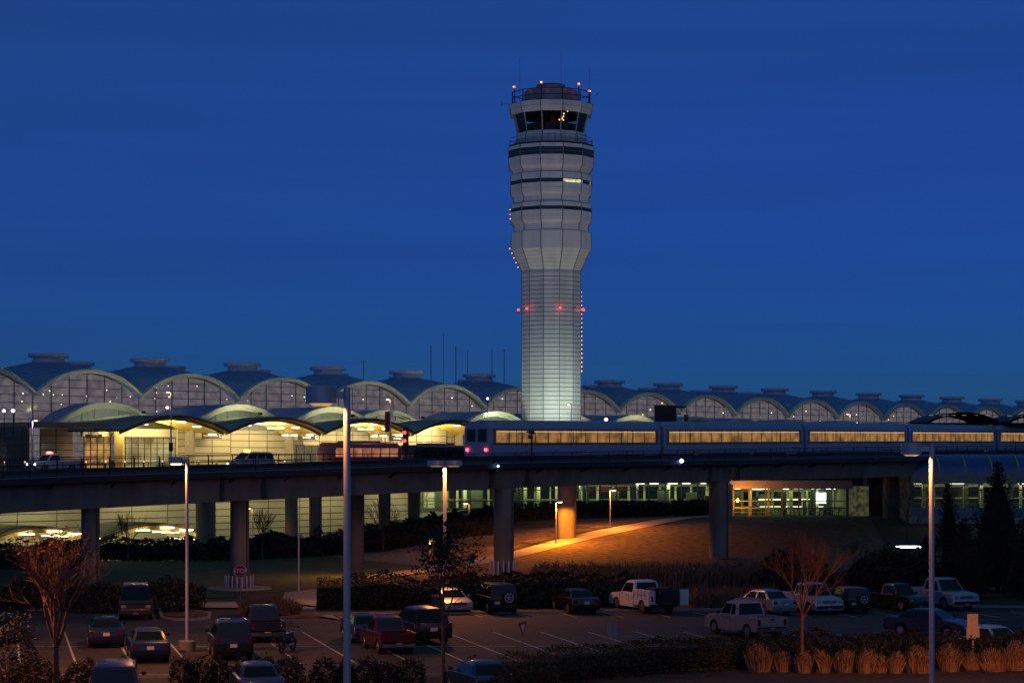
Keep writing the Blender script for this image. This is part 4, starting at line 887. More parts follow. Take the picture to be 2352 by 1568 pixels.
# two backs of signs
for px_, y0, y1, wpx, Y_, lb, mm in ((1407, 1430, 1464, 24, 94, 'teal grey back of a split sign standing over the middle of the front hedge', mat('teal_sign_back', (.16, .26, .27), .6)), (2234, 1409, 1467, 25, 94, 'tan back of a two part sign above the hedge beside the right lamp post', mat('tan_sign_back', (.42, .36, .28), .6))):
    x_ = X(px_, Y_); o = empty('road_sign', (x_, Y_, 0), label=lb, cat='sign'); s_ = F / Y_; z1, z0 = Zp(y0, Y_), Zp(y1, Y_)
    MB().box((0, 0, (z0 + z1) / 2), (wpx / s_, .02, z1 - z0)).build('plate', mm, o, bevel=.004); MB().box((0, -.04, z1 / 2 - .02), (.06, .05, z1 - .05)).build('post', M['steel'], o)
    if y0 < 1420: MB().box((.02, .03, z0 + .28), (wpx / s_ * 1.18, .02, .55)).build('lower_plate', mm, o)
# airline signs under the canopies
signlit = glow('sign_lettering', (1, .95, .75), 1.6); signdim = glow('sign_lettering_dim', (.6, .5, .3), .55); blue_ = mat('sign_blue', (.03, .08, .16), .4, var=0)
def airsign(px_, py_, wpx, hpx, txt, tm, cm_, lb, wv=16.3):
    for kx in [i * .005 for i in range(-300, 1300)]:
        q = T(kx, wv, 0)
        if abs(1176 + F * q.x / q.y - px_) < 1: break
    z = Zp(py_, q.y); o = empty('terminal_sign', (q.x, q.y, z), TH, label=lb, cat='sign'); wd = wpx / (F / q.y) / math.cos(TH) * 1.0; hh = hpx / (F / q.y)
    bd = MB().box((0, 0, 0), (wd, .16, hh)).build('board', M['brown'], o, bevel=.02)
    if cm_:
        MB().box((wd * .40, -.085, 0), (wd * .18, .02, hh * .94)).build('letter_panel', blue_, bd)
        text('letter', 'C', hh * .85, cm_, face_M((wd * .40, -.10, 0)), bd, ext=.004)
    t_ = text('lettering', txt, hh * .46, tm, face_M((-wd * .09 if cm_ else wd * .05, -.086, hh * (.0 if cm_ else .2))), bd, ext=.004)
    bw = max(v.co.x for v in t_.data.vertices) - min(v.co.x for v in t_.data.vertices); mx = wd * .72
    if bw > mx:
        cx_ = sum((max(v.co.x for v in t_.data.vertices), min(v.co.x for v in t_.data.vertices))) / 2
        for v in t_.data.vertices: v.co.x = cx_ + (v.co.x - cx_) * mx / bw
    MB().box((-wd * .3, .1, hh * .5 + .15), (.05, .05, .35)).build('hanger', M['dark'], o); MB().box((wd * .3, .1, hh * .5 + .15), (.05, .05, .35)).build('hanger', M['dark'], o); return o
airsign(487, 1000.5, 38, 13, 'US Airways Shuttle', signdim, signdim, 'brown terminal sign with long dim lettering and a C by the first canopy gap')
airsign(708, 1004.5, 40, 12, 'US Airways', signlit, signlit, 'brown terminal sign with bright lettering left of the nearest lamp post')
airsign(916, 1006.5, 42, 12, 'US Airways', signlit, signlit, 'brown terminal sign with bright lettering behind the banner lamp post')
airsign(1098, 1011, 38, 9, 'US Airways', signdim, signdim, 'brown terminal sign with dim lettering just above the nose of the train')
airsign(216, 1001, 30, 8.5, 'US Airways', signdim, None, 'small dark red sign board over the entrance doors at the left')

# bollards round the front column
pb = None
c0 = G(550, 1372)
for i in range(9):
    a = R(-170 + 20 * i); q = Vector((X(550, F / 32.4) + 1.0 * math.cos(a), F / 32.4 + .0 + 1.35 * math.sin(a), 0))
    if pb is None:
        pb = empty('bollard', q, label='pale steel bollard in the tight ring around the left front column', cat='bollard', group='bollards ringing the left front column')
        MB().lathe((0, 0, 0), [(.07, 0), (.07, .98), (.05, 1.03)], 12).build('post', mat('galvanised', (.42, .45, .5), .4, .3), pb, smooth=40)
    else: copy_tree(pb).location = q
for i in range(7):
    a = R(-150 + 20 * i); q = Vector((X(1157, F / 30.2) + 1.15 * math.cos(a), F / 30.2 + 1.4 * math.sin(a), 0)); n_ = copy_tree(pb); n_.location = q; n_.scale = (1, 1, 1.5)
    n_['label'] = 'pale steel bollard at the foot of the middle column, top showing over the hedge'; n_['group'] = 'bollards around the middle column'
tag(MB().lathe((X(550, F / 32.4), F / 32.4, 0), [(2.3, .0), (2.25, .14), (.2, .16)], 32).build('kerb', M['path']), kind='structure')

# ---------------------------------------------------------------- vehicles (local frame: nose +x, left +y)
def paintm(name, col, rough=.28, metal=.25): return mat('paint_' + name, col, rough, metal, var=0, coat=.4)
SPEC = {
 'sedan': dict(L=4.7, W=1.78, wb=2.7, r=.32, bz=.94, H=1.42, top=[(-2.35, .45), (-2.36, .62), (-2.28, .93), (-2.1, 1.0), (-1.5, 1.01), (1.0, .97), (1.9, .82), (2.25, .68), (2.35, .5)], cab=(-1.75, -1.05, .35, 1.15), cw=(.80, .60)),
 'suv': dict(L=4.6, W=1.84, wb=2.65, r=.37, bz=1.06, H=1.78, top=[(-2.28, .5), (-2.3, .75), (-2.26, 1.06), (1.05, 1.08), (1.95, .98), (2.2, .82), (2.3, .55)], cab=(-2.2, -1.95, .30, 1.1), cw=(.86, .70)),
 'wagon': dict(L=4.5, W=1.8, wb=2.6, r=.33, bz=.98, H=1.6, top=[(-2.22, .45), (-2.25, .7), (-2.2, 1.0), (1.1, .99), (1.9, .85), (2.2, .7), (2.25, .5)], cab=(-2.1, -1.6, .25, 1.15), cw=(.84, .62)),
 'jeep': dict(L=4.1, W=1.76, wb=2.5, r=.38, bz=1.08, H=1.80, top=[(-1.98, .55), (-2.0, .8), (-1.98, 1.08), (.9, 1.08), (1.85, 1.02), (1.98, .85), (2.02, .6)], cab=(-1.94, -1.78, .40, .85), cw=(.83, .74)),
 'pickup': dict(L=5.6, W=1.96, wb=3.5, r=.40, bz=1.12, H=1.88, top=[(-.62, .6), (-.62, 1.14), (1.3, 1.16), (2.45, 1.06), (2.72, .92), (2.8, .6)], cab=(-.58, -.38, .75, 1.4), cw=(.90, .74), bed=True),
 'van': dict(L=5.0, W=1.9, wb=2.9, r=.34, bz=1.1, H=1.85, top=[(-2.4, .45), (-2.45, .8), (-2.42, 1.1), (1.2, 1.1), (2.1, .9), (2.42, .75), (2.48, .5)], cab=(-2.38, -2.15, .75, 1.75), cw=(.9, .74)),
}
def outline(sp, x0=None, x1=None, top=None, zb=.3):
    hw = sp['wb'] / 2; ra = sp['r'] + .07; pts = list(top or sp['top']); low = []
    xa, xb = pts[0][0], pts[-1][0]
    low.append((xb - .03, zb))
    for c in (hw + sp.get('off', 0), -hw + sp.get('off', 0)):
        if c + ra < xb and c - ra > xa - .0:
            for i in range(9):
                a = math.pi * i / 8; low.append((c + ra * math.cos(a), max(zb, sp['r'] - .02 + ra * math.sin(a)) if 0 < i < 8 else zb))
    low.append((xa + .03, zb)); return pts + low
def extr(mb, ol, ys):
    """outline (x,z) extruded through (y, shrink) stations"""
    cx = sum(p[0] for p in ol) / len(ol); cz = .7
    return mb.rings([[(cx + (x - cx) * (1 - s * .03), y, cz + (z - cz) * (1 - s * .1)) for x, z in ol] for y, s in ys])
def vehicle(kind, px_, py_, away, colm, label, cat=None, name=None, ang=14, Yf_=None, zf_=None, H=None, utility=False, ext=False, rack=False, spare=False, lite=False, seam=True, hl=None, L=None, cap_=None, s_=1.0):
    sp = dict(SPEC[kind]); W = sp['W']; hw = W / 2; bz = sp['bz']; H = H or sp['H']
    g = G(px_, py_) if Yf_ is None else Vector((X(px_, Yf_), Yf_, zf_)); cy = (1 if Yf_ is None else 0)
    dirv = Vector((-math.sin(R(ang)), math.cos(R(ang)), 0)) * (1 if away else -1)
    if cy: g = g + Vector((-math.sin(R(ang)), math.cos(R(ang)), 0)) * (sp['L'] / 2 - .2)
    o = empty(name or {'sedan': 'sedan', 'suv': 'parked_suv', 'wagon': 'parked_wagon', 'jeep': 'off_road_car', 'pickup': 'pickup_truck', 'van': 'taxi_van'}[kind], g, math.atan2(dirv.y, dirv.x), label=label, cat=cat or {'sedan': 'car', 'suv': 'suv', 'wagon': 'car', 'jeep': 'off-road car', 'pickup': 'pickup truck', 'van': 'van'}[kind])
    o.scale = (s_, s_, s_)
    st = [(-hw, 1), (-hw + .05, .25), (-hw + .14, 0), (0, -.12), (hw - .14, 0), (hw - .05, .25), (hw, 1)]
    body = extr(MB(), outline(sp), st).build('body', colm, o, smooth=38)
    if sp.get('bed'):
        if not utility:
            bt = [(-2.72, .6), (-2.74, .75), (-2.72, 1.2), (-.66, 1.2), (-.66, .6)]; ol = outline(sp, top=bt, zb=.42); bed = MB()
            for s in (-1, 1):
                a, b = s * hw, s * (hw - .12); extr(bed, ol, [(a, .6), (a - s * .04, .1), (b, 0)])
            bed.box((-1.7, 0, .72), (2.05, W - .24, .08)); bed.build('bed', colm, o, smooth=38)
            tg = MB().box((-2.7, 0, .93), (.08, W - .3, .5)).build('tailgate', colm, o, bevel=.015); MB().box((-2.75, 0, 1.07), (.02, .22, .07)).build('handle', M['trim'], tg)
        else:
            bt = [(-2.75, .62), (-2.75, 1.42), (-.7, 1.42), (-.7, .62)]; ol = outline(sp, top=bt, zb=.5); bed = MB()
            for s in (-1, 1): extr(bed, ol, [(s * hw * 1.02, .3), (s * (hw * 1.02 - .03), 0), (s * (hw - .42), 0)])
            bed.build('utility_box', colm, o, smooth=38)
            dm = MB()
            for s in (-1, 1):
                for xx in (-2.25, -1.75, -1.28, -.75): dm.box((xx, s * (hw * 1.02 + .005), 1.15), (.02, .02, .48))
                dm.box((-1.6, s * (hw * 1.02 + .005), 1.12), (1.8, .02, .02))
            dm.build('door_seam', M['trim'], o)
            MB().box((-2.2, 0, 1.1), (1.1, W - .7, .95)).build('cargo_cover', M['trim'], o, bevel=.04)
            MB().box((-2.98, -.2, 1.02), (.5, 1.3, .9)).build('rear_equipment', M['trim'], o, bevel=.04)
            dr = MB().box((-2.95, -hw - .28, 1.0), (.06, .55, .95), R(-8)).build('open_locker_door', colm, o, bevel=.01)
        MB().box((-.3, 0, .5), (5.0, 1.1, .22)).build('chassis', M['trim'], o)
    # cabin
    a, b, c, d = sp['cab']; wl, wt = sp['cw']; zb = bz - .04
    if ext and kind == 'pickup': a -= .0
    def fr(x, y, z): return Vector((x, y, z))
    B4 = [fr(a, -wl, zb), fr(d, -wl, zb), fr(d, wl, zb), fr(a, wl, zb)]; T4 = [fr(b, -wt, H - .02), fr(c, -wt, H - .02), fr(c, wt, H - .02), fr(b, wt, H - .02)]
    cabm = MB().hexa(B4, T4); cabin = cabm.build('cabin', colm, o, bevel=.045, smooth=40)
    MB().hexa([fr(b + .06, -wt + .06, H - .03), fr(c - .06, -wt + .06, H - .03), fr(c - .06, wt - .06, H - .03), fr(b + .06, wt - .06, H - .03)], [fr(b + .25, -wt + .2, H + .035), fr(c - .2, -wt + .2, H + .035), fr(c - .2, wt - .2, H + .035), fr(b + .25, wt - .2, H + .035)]).build('roof', colm, cabin, smooth=50)
    def pane(p, nm, u0, u1, v0, v1, par=cabin, m=None, slant=0):
        q = lambda u, v: (p[0].lerp(p[1], u)).lerp(p[3].lerp(p[2], u), v)
        A, B_, C_, D_ = q(u0, v0), q(u1, v0), q(u1 - slant, v1), q(u0, v1); n_ = (B_ - A).cross(D_ - A).normalized() * .008
        ctr = Vector(((a + d) / 2, 0, (zb + H) / 2))
        if (A - ctr).dot(n_) < 0: n_ = -n_
        return MB().quad(A + n_, B_ + n_, C_ + n_, D_ + n_).build(nm, m or M['bglass'], par)
    pane([B4[1], B4[2], T4[2], T4[1]], 'windscreen', .06, .94, .10, .93)
    pane([B4[3], B4[0], T4[0], T4[3]], 'rear_window', .08, .92, (.15 if kind != 'sedan' else .12), .90)
    for s in (0, 1):
        q4 = [B4[0], B4[1], T4[1], T4[0]] if s == 0 else [B4[3], B4[2], T4[2], T4[3]]
        nwin = 3 if kind in ('suv', 'wagon', 'van') else 2
        cuts = {2: [(.05, .46), (.50, .93)], 3: [(.03, .29), (.32, .60), (.63, .94)]}[nwin]
        if kind == 'pickup': cuts = [(.10, .34), (.40, .92)] if ext else [(.14, .92)]
        for u0, u1 in cuts: pane(q4, 'side_window', u0, u1, .16, .86)
    if not lite:
        L2 = sp['L'] / 2; xr, xf = (-2.74 if kind == 'pickup' else sp['top'][0][0]), sp['top'][-1][0]
        # lamps
        zt_ = {'sedan': .78, 'suv': .92, 'wagon': .86, 'jeep': .82, 'pickup': .92, 'van': .95}[kind]; th = {'sedan': .16, 'suv': .26, 'wagon': .26, 'jeep': .2, 'pickup': .34, 'van': .4}[kind]
        zh = {'sedan': .64, 'suv': .78, 'wagon': .66, 'jeep': .8, 'pickup': .82, 'van': .7}[kind]
        for s in (-1, 1):
            MB().box((xr + .02, s * (hw - .2), zt_), (.08, .26 if kind == 'sedan' else .16, th)).build('tail_lamp', M['tail'], o, bevel=.02)
            MB().box((xf - .07 - (.07 if kind in ('sedan', 'wagon') else 0), s * (hw - .26), zh), (.14, .3, .17)).build('head_lamp', M['headl'], o, bevel=.03)
            mr = MB().box((d - .28, s * (wl + .16), zb + .16), (.12, .2, .15)).build('mirror', colm if kind != 'pickup' else M['trim'], o, bevel=.03)
        MB().box((xr + .02, 0, .52), (.18, W - .12, .2)).build('bumper', M['chrome'] if kind == 'pickup' and not utility else (colm if kind in ('sedan', 'wagon', 'suv') else M['trim']), o, bevel=.03)
        MB().box((xf - .04, 0, .48), (.2, W - .14, .2)).build('bumper', colm if kind in ('sedan', 'wagon') else M['trim'], o, bevel=.03)
        MB().box((xf - .03 - (.03 if kind in ('sedan', 'wagon') else 0), 0, zh), (.08, W * .5, .18)).build('grille', M['trim'] if kind != 'pickup' else M['chrome'], o, bevel=.015)
        MB().box((xr - .05, (0 if not (utility or spare) else .45), .72 if kind != 'pickup' else .56), (.02, .32, .16)).build('number_plate', M['plate'], o); MB().box((xf + .05, 0, .46), (.02, .32, .16)).build('number_plate', M['plate'], o)
        if kind in ('suv', 'wagon', 'sedan'): MB().box((xr - .03, 0, .86 if kind != 'sedan' else .84), (.03, .6, .04)).build('chrome_strip', M['chrome'], o)
        if seam:
            sm = MB()
            for s in (-1, 1):
                for xx in ([.75, -.1, -.95] if kind not in ('pickup',) else [1.25, .02]): sm.box((xx, s * (hw + .001), .72), (.014, .012, bz - .42))
                for xx in ([.0, -.85] if kind != 'pickup' else [.18]): sm.box((xx + .08, s * (hw + .008), bz - .12), (.16, .02, .03))
            sm.build('door_seam', M['trim'], o)
    for sx in (1, -1):
        for sy in (1, -1):
            cx = sx * sp['wb'] / 2; yo = sy * (hw - .02); yi = sy * (hw - .24); r_ = sp['r']
            wl_ = MB().tube((cx, yi, r_), (cx, yo, r_), r_, r_ * .97, n=22).build('wheel', M['tyre'], o, smooth=40)
            rmb = MB().tube((cx, yo - sy * .01, r_), (cx, yo + sy * .012, r_), r_ * .60, r_ * .56, n=18)
            for i in range(5):
                a_ = 2 * math.pi * i / 5; rmb.bar((cx, yo + sy * .02, r_), (cx + r_ * .55 * math.cos(a_), yo + sy * .02, r_ + r_ * .55 * math.sin(a_)), .05, .03)
            rmb.build('rim', M['rim'], wl_, smooth=40)
            MB().box((cx, sy * (hw - .32), r_ + .12), (r_ * 2 + .1, .3, r_ * 1.4)).build('wheel_arch', M['trim'], o)
    if rack:
        r_ = MB()
        for s in (-1, 1): r_.bar((b + .1, s * (wt - .05), H + .09), (c - .1, s * (wt - .05), H + .09), .03, .03); r_.box((b + .15, s * (wt - .05), H + .04), (.05, .03, .1)); r_.box((c - .15, s * (wt - .05), H + .04), (.05, .03, .1))
        for xx in (b + .5, c - .5): r_.bar((xx, -wt + .05, H + .09), (xx, wt - .05, H + .09), .03, .03)
        r_.build('roof_rack', M['alu'], o)
    if spare:
        sw = MB().tube((-2.02, -.22, 1.02), (-2.24, -.22, 1.02), .37, .35, n=24).build('spare_wheel', M['tyre'], o, smooth=40)
        q = MB().tube((-2.23, -.22, 1.02), (-2.28, -.22, 1.02), .07, n=16)
        for i in range(5):
            a_ = 2 * math.pi * i / 5 + .3; q.bar((-2.27, -.22, 1.02), (-2.27, -.22 + .24 * math.cos(a_), 1.02 + .24 * math.sin(a_)), .085, .03)
        for i in range(24):
            a_, b2_ = 2 * math.pi * i / 24, 2 * math.pi * (i + 1) / 24; q.bar((-2.265, -.22 + .255 * math.cos(a_), 1.02 + .255 * math.sin(a_)), (-2.265, -.22 + .255 * math.cos(b2_), 1.02 + .255 * math.sin(b2_)), .05, .045)
        q.build('rim', mat('bright_rim', (.62, .64, .7), .35, .2, var=0), sw, smooth=40)
    return o
pm = paintm
black = pm('black', (.012, .013, .016)); navy = pm('navy', (.010, .017, .042)); blue = pm('steel_blue', (.035, .055, .115)); maroon = pm('maroon', (.055, .008, .010)); red = pm('red', (.085, .010, .012)); silv = pm('silver', (.34, .35, .37), .3, .5); white = pm('white', (.74, .74, .74), .35, 0); dgreen = pm('dark_green', (.014, .022, .02)); tan = pm('beige_silver', (.42, .36, .34), .35, .3); dark = pm('dark_brown', (.03, .014, .012))
vehicle('suv', 312, 1424, False, maroon, 'dark maroon wagon with roof rails facing the camera beside the grass verge', rack=True, ang=10, s_=1.05)
vehicle('sedan', 244, 1489, True, navy, 'dark blue saloon with red tail lamps between the bare red tree and the coupe', ang=12)
vehicle('sedan', 345, 1523, True, pm('deep_blue', (.008, .018, .05)), 'shiny deep blue coupe reflecting the lamp beside the lamp post base', ang=13, s_=1.02)
vehicle('van', 262, 1648, True, pm('plum', (.035, .014, .034)), 'plum coloured minivan at the bottom edge, only its roof and rear above the shrubs', name='parked_minivan', ang=10, lite=False)
vehicle('suv', 536, 1517, True, black, 'black boxy off-road wagon seen from behind right of the lamp post base', ang=12)
vehicle('pickup', 615, 1478, True, pm('ink_green', (.014, .024, .035)), 'dark pickup truck behind the black wagon and the motorcycle', ang=12, s_=.93)
vehicle('sedan', 600, 1618, True, pm('pale_blue', (.07, .10, .16)), 'pale blue car at the bottom edge, mostly hidden by shrubs', ang=12)
vehicle('sedan', 850, 1479, True, blue, 'steel blue compact car right of the nearest lamp post', ang=14, H=1.45, s_=.95)
vehicle('pickup', 918, 1505, True, red, 'red pickup truck seen from behind with pale rear bumper', ang=16, s_=.88)
vehicle('wagon', 990, 1480, True, dgreen, 'dark green sport wagon with spoiler right of the red pickup', ang=20, s_=1.12)
vehicle('sedan', 1054, 1411, False, silv, 'silver saloon facing the camera, glowing orange under the twin lamp', ang=16)
vehicle('jeep', 1157, 1411, True, black, 'black off-road car with bright spare wheel, nearest the hedge at the centre', spare=True, ang=16)
vehicle('sedan', 1345, 1411, True, dark, 'dark brown saloon parked alone between the spare wheel car and the white truck', ang=17)
vehicle('pickup', 1522, 1410, True, white, 'white utility truck with side lockers and an open locker door', cat='utility truck', name='utility_truck', utility=True, ang=23)
vehicle('pickup', 1772, 1469, True, tan, 'pale beige pickup with open bed parked alone in the middle of the right lot', ext=True, ang=24, s_=.98)
vehicle('sedan', 1800, 1414, True, silv, 'silver saloon half hidden by the bare tree at the right', ang=27, H=1.45)
vehicle('pickup', 1905, 1412, False, pm('pale_silver', (.5, .5, .54)), 'pale silver pickup facing the camera behind the bare right tree', ang=18, ext=True, s_=.95)
vehicle('jeep', 1977, 1410, True, pm('black_green', (.012, .02, .022)), 'dark off-road car with five spoke spare wheel beside the silver pickup', spare=True, ang=14, s_=.86)
vehicle('pickup', 2120, 1405, False, black, 'black pickup in deep shade left of the right lamp post', ang=30, s_=.85)
vehicle('pickup', 2216, 1402, False, pm('blue_silver', (.42, .45, .5)), 'large silver pickup facing the camera beyond the right lamp post', ang=24, ext=True)
vehicle('sedan', 2225, 1465, False, pm('slate', (.05, .05, .065)), 'slate grey saloon parked side on behind the tan sign back', ang=52)
vehicle('sedan', 2330, 1512, True, white, 'white car at the right edge, only its roof above the hedge', ang=30)
vehicle('sedan', 1140, 1612, True, pm('mid_blue', (.012, .045, .12)), 'blue car poking up behind the left end of the front hedge', ang=18)
vehicle('sedan', 8, 1482, True, navy, 'dark blue car cut off by the left edge of the view', ang=12)
# upper road vehicles
vehicle('pickup', 122, 0, False, pm('lilac_white', (.6, .58, .64), .35, 0), 'white pickup with a red and white light bar on the raised roadway', ang=-41.6, Yf_=187, zf_=8.0, s_=.85)
lb = bpy.data.objects['pickup_truck' if 'pickup_truck.007' not in bpy.data.objects else 'pickup_truck.007']
wp = [o for o in bpy.data.objects if o.parent is None and o.get('label', '').startswith('white pickup with a red')][0]
MB().box((.45, 0, 2.02), (.25, 1.0, .16)).build('light_bar', glow('light_bar_red', (1, .12, .06), 3.5), wp, bevel=.03); MB().box((.45, 0, 2.06), (.27, .4, .12)).build('light_bar_lens', glow('light_bar_white', (1, .85, .8), 6), wp)
for s in (-1, 1): MB().lathe((2.82, s * .7, .82), [(.01, -.1), (.11, 0), (.01, .1)], 10).build('lit_head_lamp', glow('lit_lamp', (1, .95, .9), 10), wp)
tv = vehicle('van', 577, 0, False, pm('van_white', (.6, .6, .62), .35, 0), 'white taxi van with a lit yellow roof sign on the raised roadway', name='taxi_van', ang=-41.6, Yf_=205, zf_=8.0, s_=.97)
MB().box((.55, 0, 2.0), (.3, .75, .2)).build('roof_sign', glow('taxi_yellow', (1, .72, .12), 3.2), tv, bevel=.04); MB().lathe((2.5, -.7, .7), [(.01, -.1), (.1, 0), (.01, .1)], 10).build('lit_head_lamp', glow('lit_lamp', (1, .95, .9), 10), tv)
# bus stopped at the kerb and red shuttle bus
def bus(px_, Y_, L, H, m, label, wm=None, name='bus', ang=50, dome=False, stripe=None):
    o = empty(name, (X(px_, Y_), Y_, 8.0), R(180 - 0) + TH, label=label, cat='bus'); W = 2.4; ol = [(-L / 2, .35), (-L / 2, H - .25), (-L / 2 + .3, H), (L / 2 - .5, H), (L / 2 - .05, H - .7), (L / 2, .35)]
    b = MB(); b.rings([[(x * (1 - .01 * k), y, z if z < 1 else z - .18 * k) for x, z in ol] for y, k in ((-W / 2, 1), (-W / 2 + .25, 0), (W / 2 - .25, 0), (W / 2, 1))]); b.build('body', m, o, smooth=40)
    for s in (-1, 1):
        for i in range(int(L / 1.3)): MB().quad((-L / 2 + .5 + i * 1.25, s * (W / 2 + .006), 1.35), (-L / 2 + 1.6 + i * 1.25, s * (W / 2 + .006), 1.35), (-L / 2 + 1.6 + i * 1.25, s * (W / 2 + .006), H - .55), (-L / 2 + .5 + i * 1.25, s * (W / 2 + .006), H - .55)).build('window', wm or M['bglass'], o)
        for xx in (-L / 2 + 1.4, L / 2 - 1.4):
            w_ = MB().tube((xx, s * (W / 2 - .25), .42), (xx, s * (W / 2 + .01), .42), .42, n=20).build('wheel', M['tyre'], o, smooth=40)
        MB().box((-L / 2 - .02, s * .95, 1.0), (.06, .2, .2)).build('tail_lamp', glow('bus_tail_lamp', (1, .05, .06), 9), o)
    MB().box((0, 0, H + .08), (L * .5, 1.3, .2)).build('roof_unit', mat('bus_roof_unit', (.12, .13, .16), .5), o, bevel=.05)
    rl_ = MB()
    for i in range(5): rl_.box((-L / 2 - .02, -.7 + i * .35, H - .22), (.05, .14, .08))
    rl_.build('marker_lamp', glow('bus_marker', (1, .45, .12), 5), o); return o
bus(1000, 217, 9.0, 2.55, pm('bus_dark', (.03, .035, .05)), 'dark shuttle bus with amber roof lights standing behind the rail signal')
bus(825, 208, 9.5, 2.75, pm('bus_red', (.66, .15, .09), .4, 0), 'red and cream bus on the raised roadway beside the nearest lamp post', wm=litglass('bus_added_glow', (.16, .05, .03), (.5, .2, .1), 1.0, .8))  # reddish window glow is added to brighten the bus
# motorcycle
g = G(657, 1499); o = empty('motorcycle', g + Vector((0, .6, 0)), R(74), label='motorcycle with shining chrome parked behind the dark pickup', cat='motorcycle')
for xx in (.72, -.72):
    w_ = MB(); n_ = 22; w_.rings([[(xx + (.31 + .055 * math.cos(b_)) * math.cos(2 * math.pi * i / n_), .055 * math.sin(b_), .34 + (.31 + .055 * math.cos(b_)) * math.sin(2 * math.pi * i / n_)) for b_ in [2 * math.pi * k / 8 for k in range(8)]] for i in range(n_ + 1)], caps=False); wh = w_.build('wheel', M['tyre'], o, smooth=60)
    MB().tube((xx, -.03, .34), (xx, .03, .34), .2, n=16).build('rim', M['rim'], wh, smooth=40)
MB().rings([[(x, y * k, z) for y, z in ((-.13, .72), (-.09, .9), (.09, .9), (.13, .72), (.0, .64))] for x, k in ((-.05, .5), (.1, 1), (.35, 1), (.5, .5))]).build('fuel_tank', navy, o, smooth=50)
MB().rings([[(x, y * k, z + dz_) for y, z in ((-.15, .7), (-.12, .78), (.12, .78), (.15, .7))] for x, k, dz_ in ((-.75, .7, .12), (-.45, .9, .02), (-.05, .8, 0))]).build('seat', M['trim'], o, smooth=50)
e_ = MB().box((.08, 0, .45), (.42, .3, .34)); e_.tube((-.1, .1, .5), (.05, .1, .72), .08, n=10); e_.tube((.25, -.1, .5), (.15, -.1, .72), .08, n=10); e_.build('engine', M['chrome'], o, bevel=.02)
ex = MB().tube((.2, -.2, .35), (-.85, -.22, .34), .05, n=10); ex.tube((.2, .2, .35), (-.85, .22, .34), .05, n=10); ex.build('exhaust', M['chrome'], o, smooth=40)
fk = MB()
for s in (-1, 1): fk.tube((.72, s * .09, .34), (.45, s * .1, 1.0), .025, n=8)
fk.tube((.42, -.38, 1.08), (.42, .38, 1.08), .018, n=8); fk.build('fork_handlebar', M['chrome'], o, smooth=40)
MB().lathe((0, 0, 0), [(.01, -.1), (.09, -.06), (.11, .05), (.01, .07)], 16).build('head_lamp', M['headl'], o, smooth=60).location = (.58, 0, .9)
for s in (-1, 1): MB().box((-.55, s * .26, .62), (.42, .16, .3)).build('saddlebag', M['trim'], o, bevel=.04); MB().box((.36, s * .42, 1.2), (.04, .14, .09)).build('mirror', M['chrome'], o, bevel=.01)
MB().box((-.98, 0, .62), (.04, .16, .1)).build('tail_lamp', M['tail'], o, bevel=.015)
MB().rings([[(.52, -.2, .95), (.5, -.24, 1.3), (.42, 0, 1.42), (.5, .24, 1.3), (.52, .2, .95)], [(.54, -.2, .95), (.52, -.24, 1.3), (.44, 0, 1.42), (.52, .24, 1.3), (.54, .2, .95)]]).build('wind_shield', clearglass('clear_glass'), o)

# ---------------------------------------------------------------- vegetation
def leafcloud(name, pts, size, m, parent=None, flat=.5, seed=0):
    rnd = random.Random(seed); mb = MB()
    for p in pts:
        s = size * rnd.uniform(.6, 1.4); a = rnd.uniform(0, 6.28); b = rnd.uniform(-1, 1); u = Vector((math.cos(a), math.sin(a), b * .6)).normalized() * s; v = Vector((-math.sin(a) * b, math.cos(a) * b, 1)).normalized() * s * rnd.uniform(.35, .6); p = Vector(p)
        mb.add([p - u, p - v, p + u, p + v], [(0, 1, 2, 3)])
    return mb.build(name, m, parent, recalc=False)
def hedge(name, line, h, wd, m, label, n, size, seed, name2='hedge', lump=.25):
    """line: list of ground points; a filled body of many leaf faces over dark inner stems"""
    rnd = random.Random(seed); L = [(b - a).length for a, b in zip(line, line[1:])]; tot = sum(L); pts = []
    o = empty(name2, line[0].lerp(line[-1], .5), label=label, cat='hedge'); oc = Vector(o.location)
    for i in range(n):
        t = rnd.random() * tot; k = 0
        while t > L[k] and k < len(L) - 1: t -= L[k]; k += 1
        a, b = line[k], line[k + 1]; c = a.lerp(b, t / L[k]); d = (b - a).normalized(); nn = Vector((-d.y, d.x, 0)); g = terr(c.x, c.y)
        hh = h * (1 + lump * noise.noise(Vector((c.x * .55, c.y * .55, seed))) + lump * .5 * noise.noise(Vector((c.x * 1.9, c.y * 1.9, seed + 9)))); q = rnd.uniform(-1, 1)
        top = hh * math.sqrt(max(0, 1 - abs(q) ** 3)); z = top * (1 - rnd.random() ** 2.2) if rnd.random() < .8 else top * rnd.uniform(.95, 1.1)
        pts.append(c + nn * q * wd / 2 * (1 + .25 * noise.noise(Vector((c.x * .9, z, seed)))) + Vector((0, 0, g - c.z + z)) - oc)
    leafcloud('foliage', pts, size, m, o, seed=seed)
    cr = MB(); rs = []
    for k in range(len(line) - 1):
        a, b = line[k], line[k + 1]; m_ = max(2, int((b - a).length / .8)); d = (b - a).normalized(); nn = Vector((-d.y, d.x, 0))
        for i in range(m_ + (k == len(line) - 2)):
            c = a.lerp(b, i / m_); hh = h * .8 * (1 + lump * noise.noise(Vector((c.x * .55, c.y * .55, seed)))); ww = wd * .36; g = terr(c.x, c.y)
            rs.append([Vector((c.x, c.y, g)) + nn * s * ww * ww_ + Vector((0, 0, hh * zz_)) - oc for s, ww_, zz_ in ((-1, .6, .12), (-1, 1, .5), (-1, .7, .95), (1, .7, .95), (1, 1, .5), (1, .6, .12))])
    cr.rings(rs); cr.build('branches', mat('hedge_inner', (.008, .008, .005), .95, var=.3), o); return o
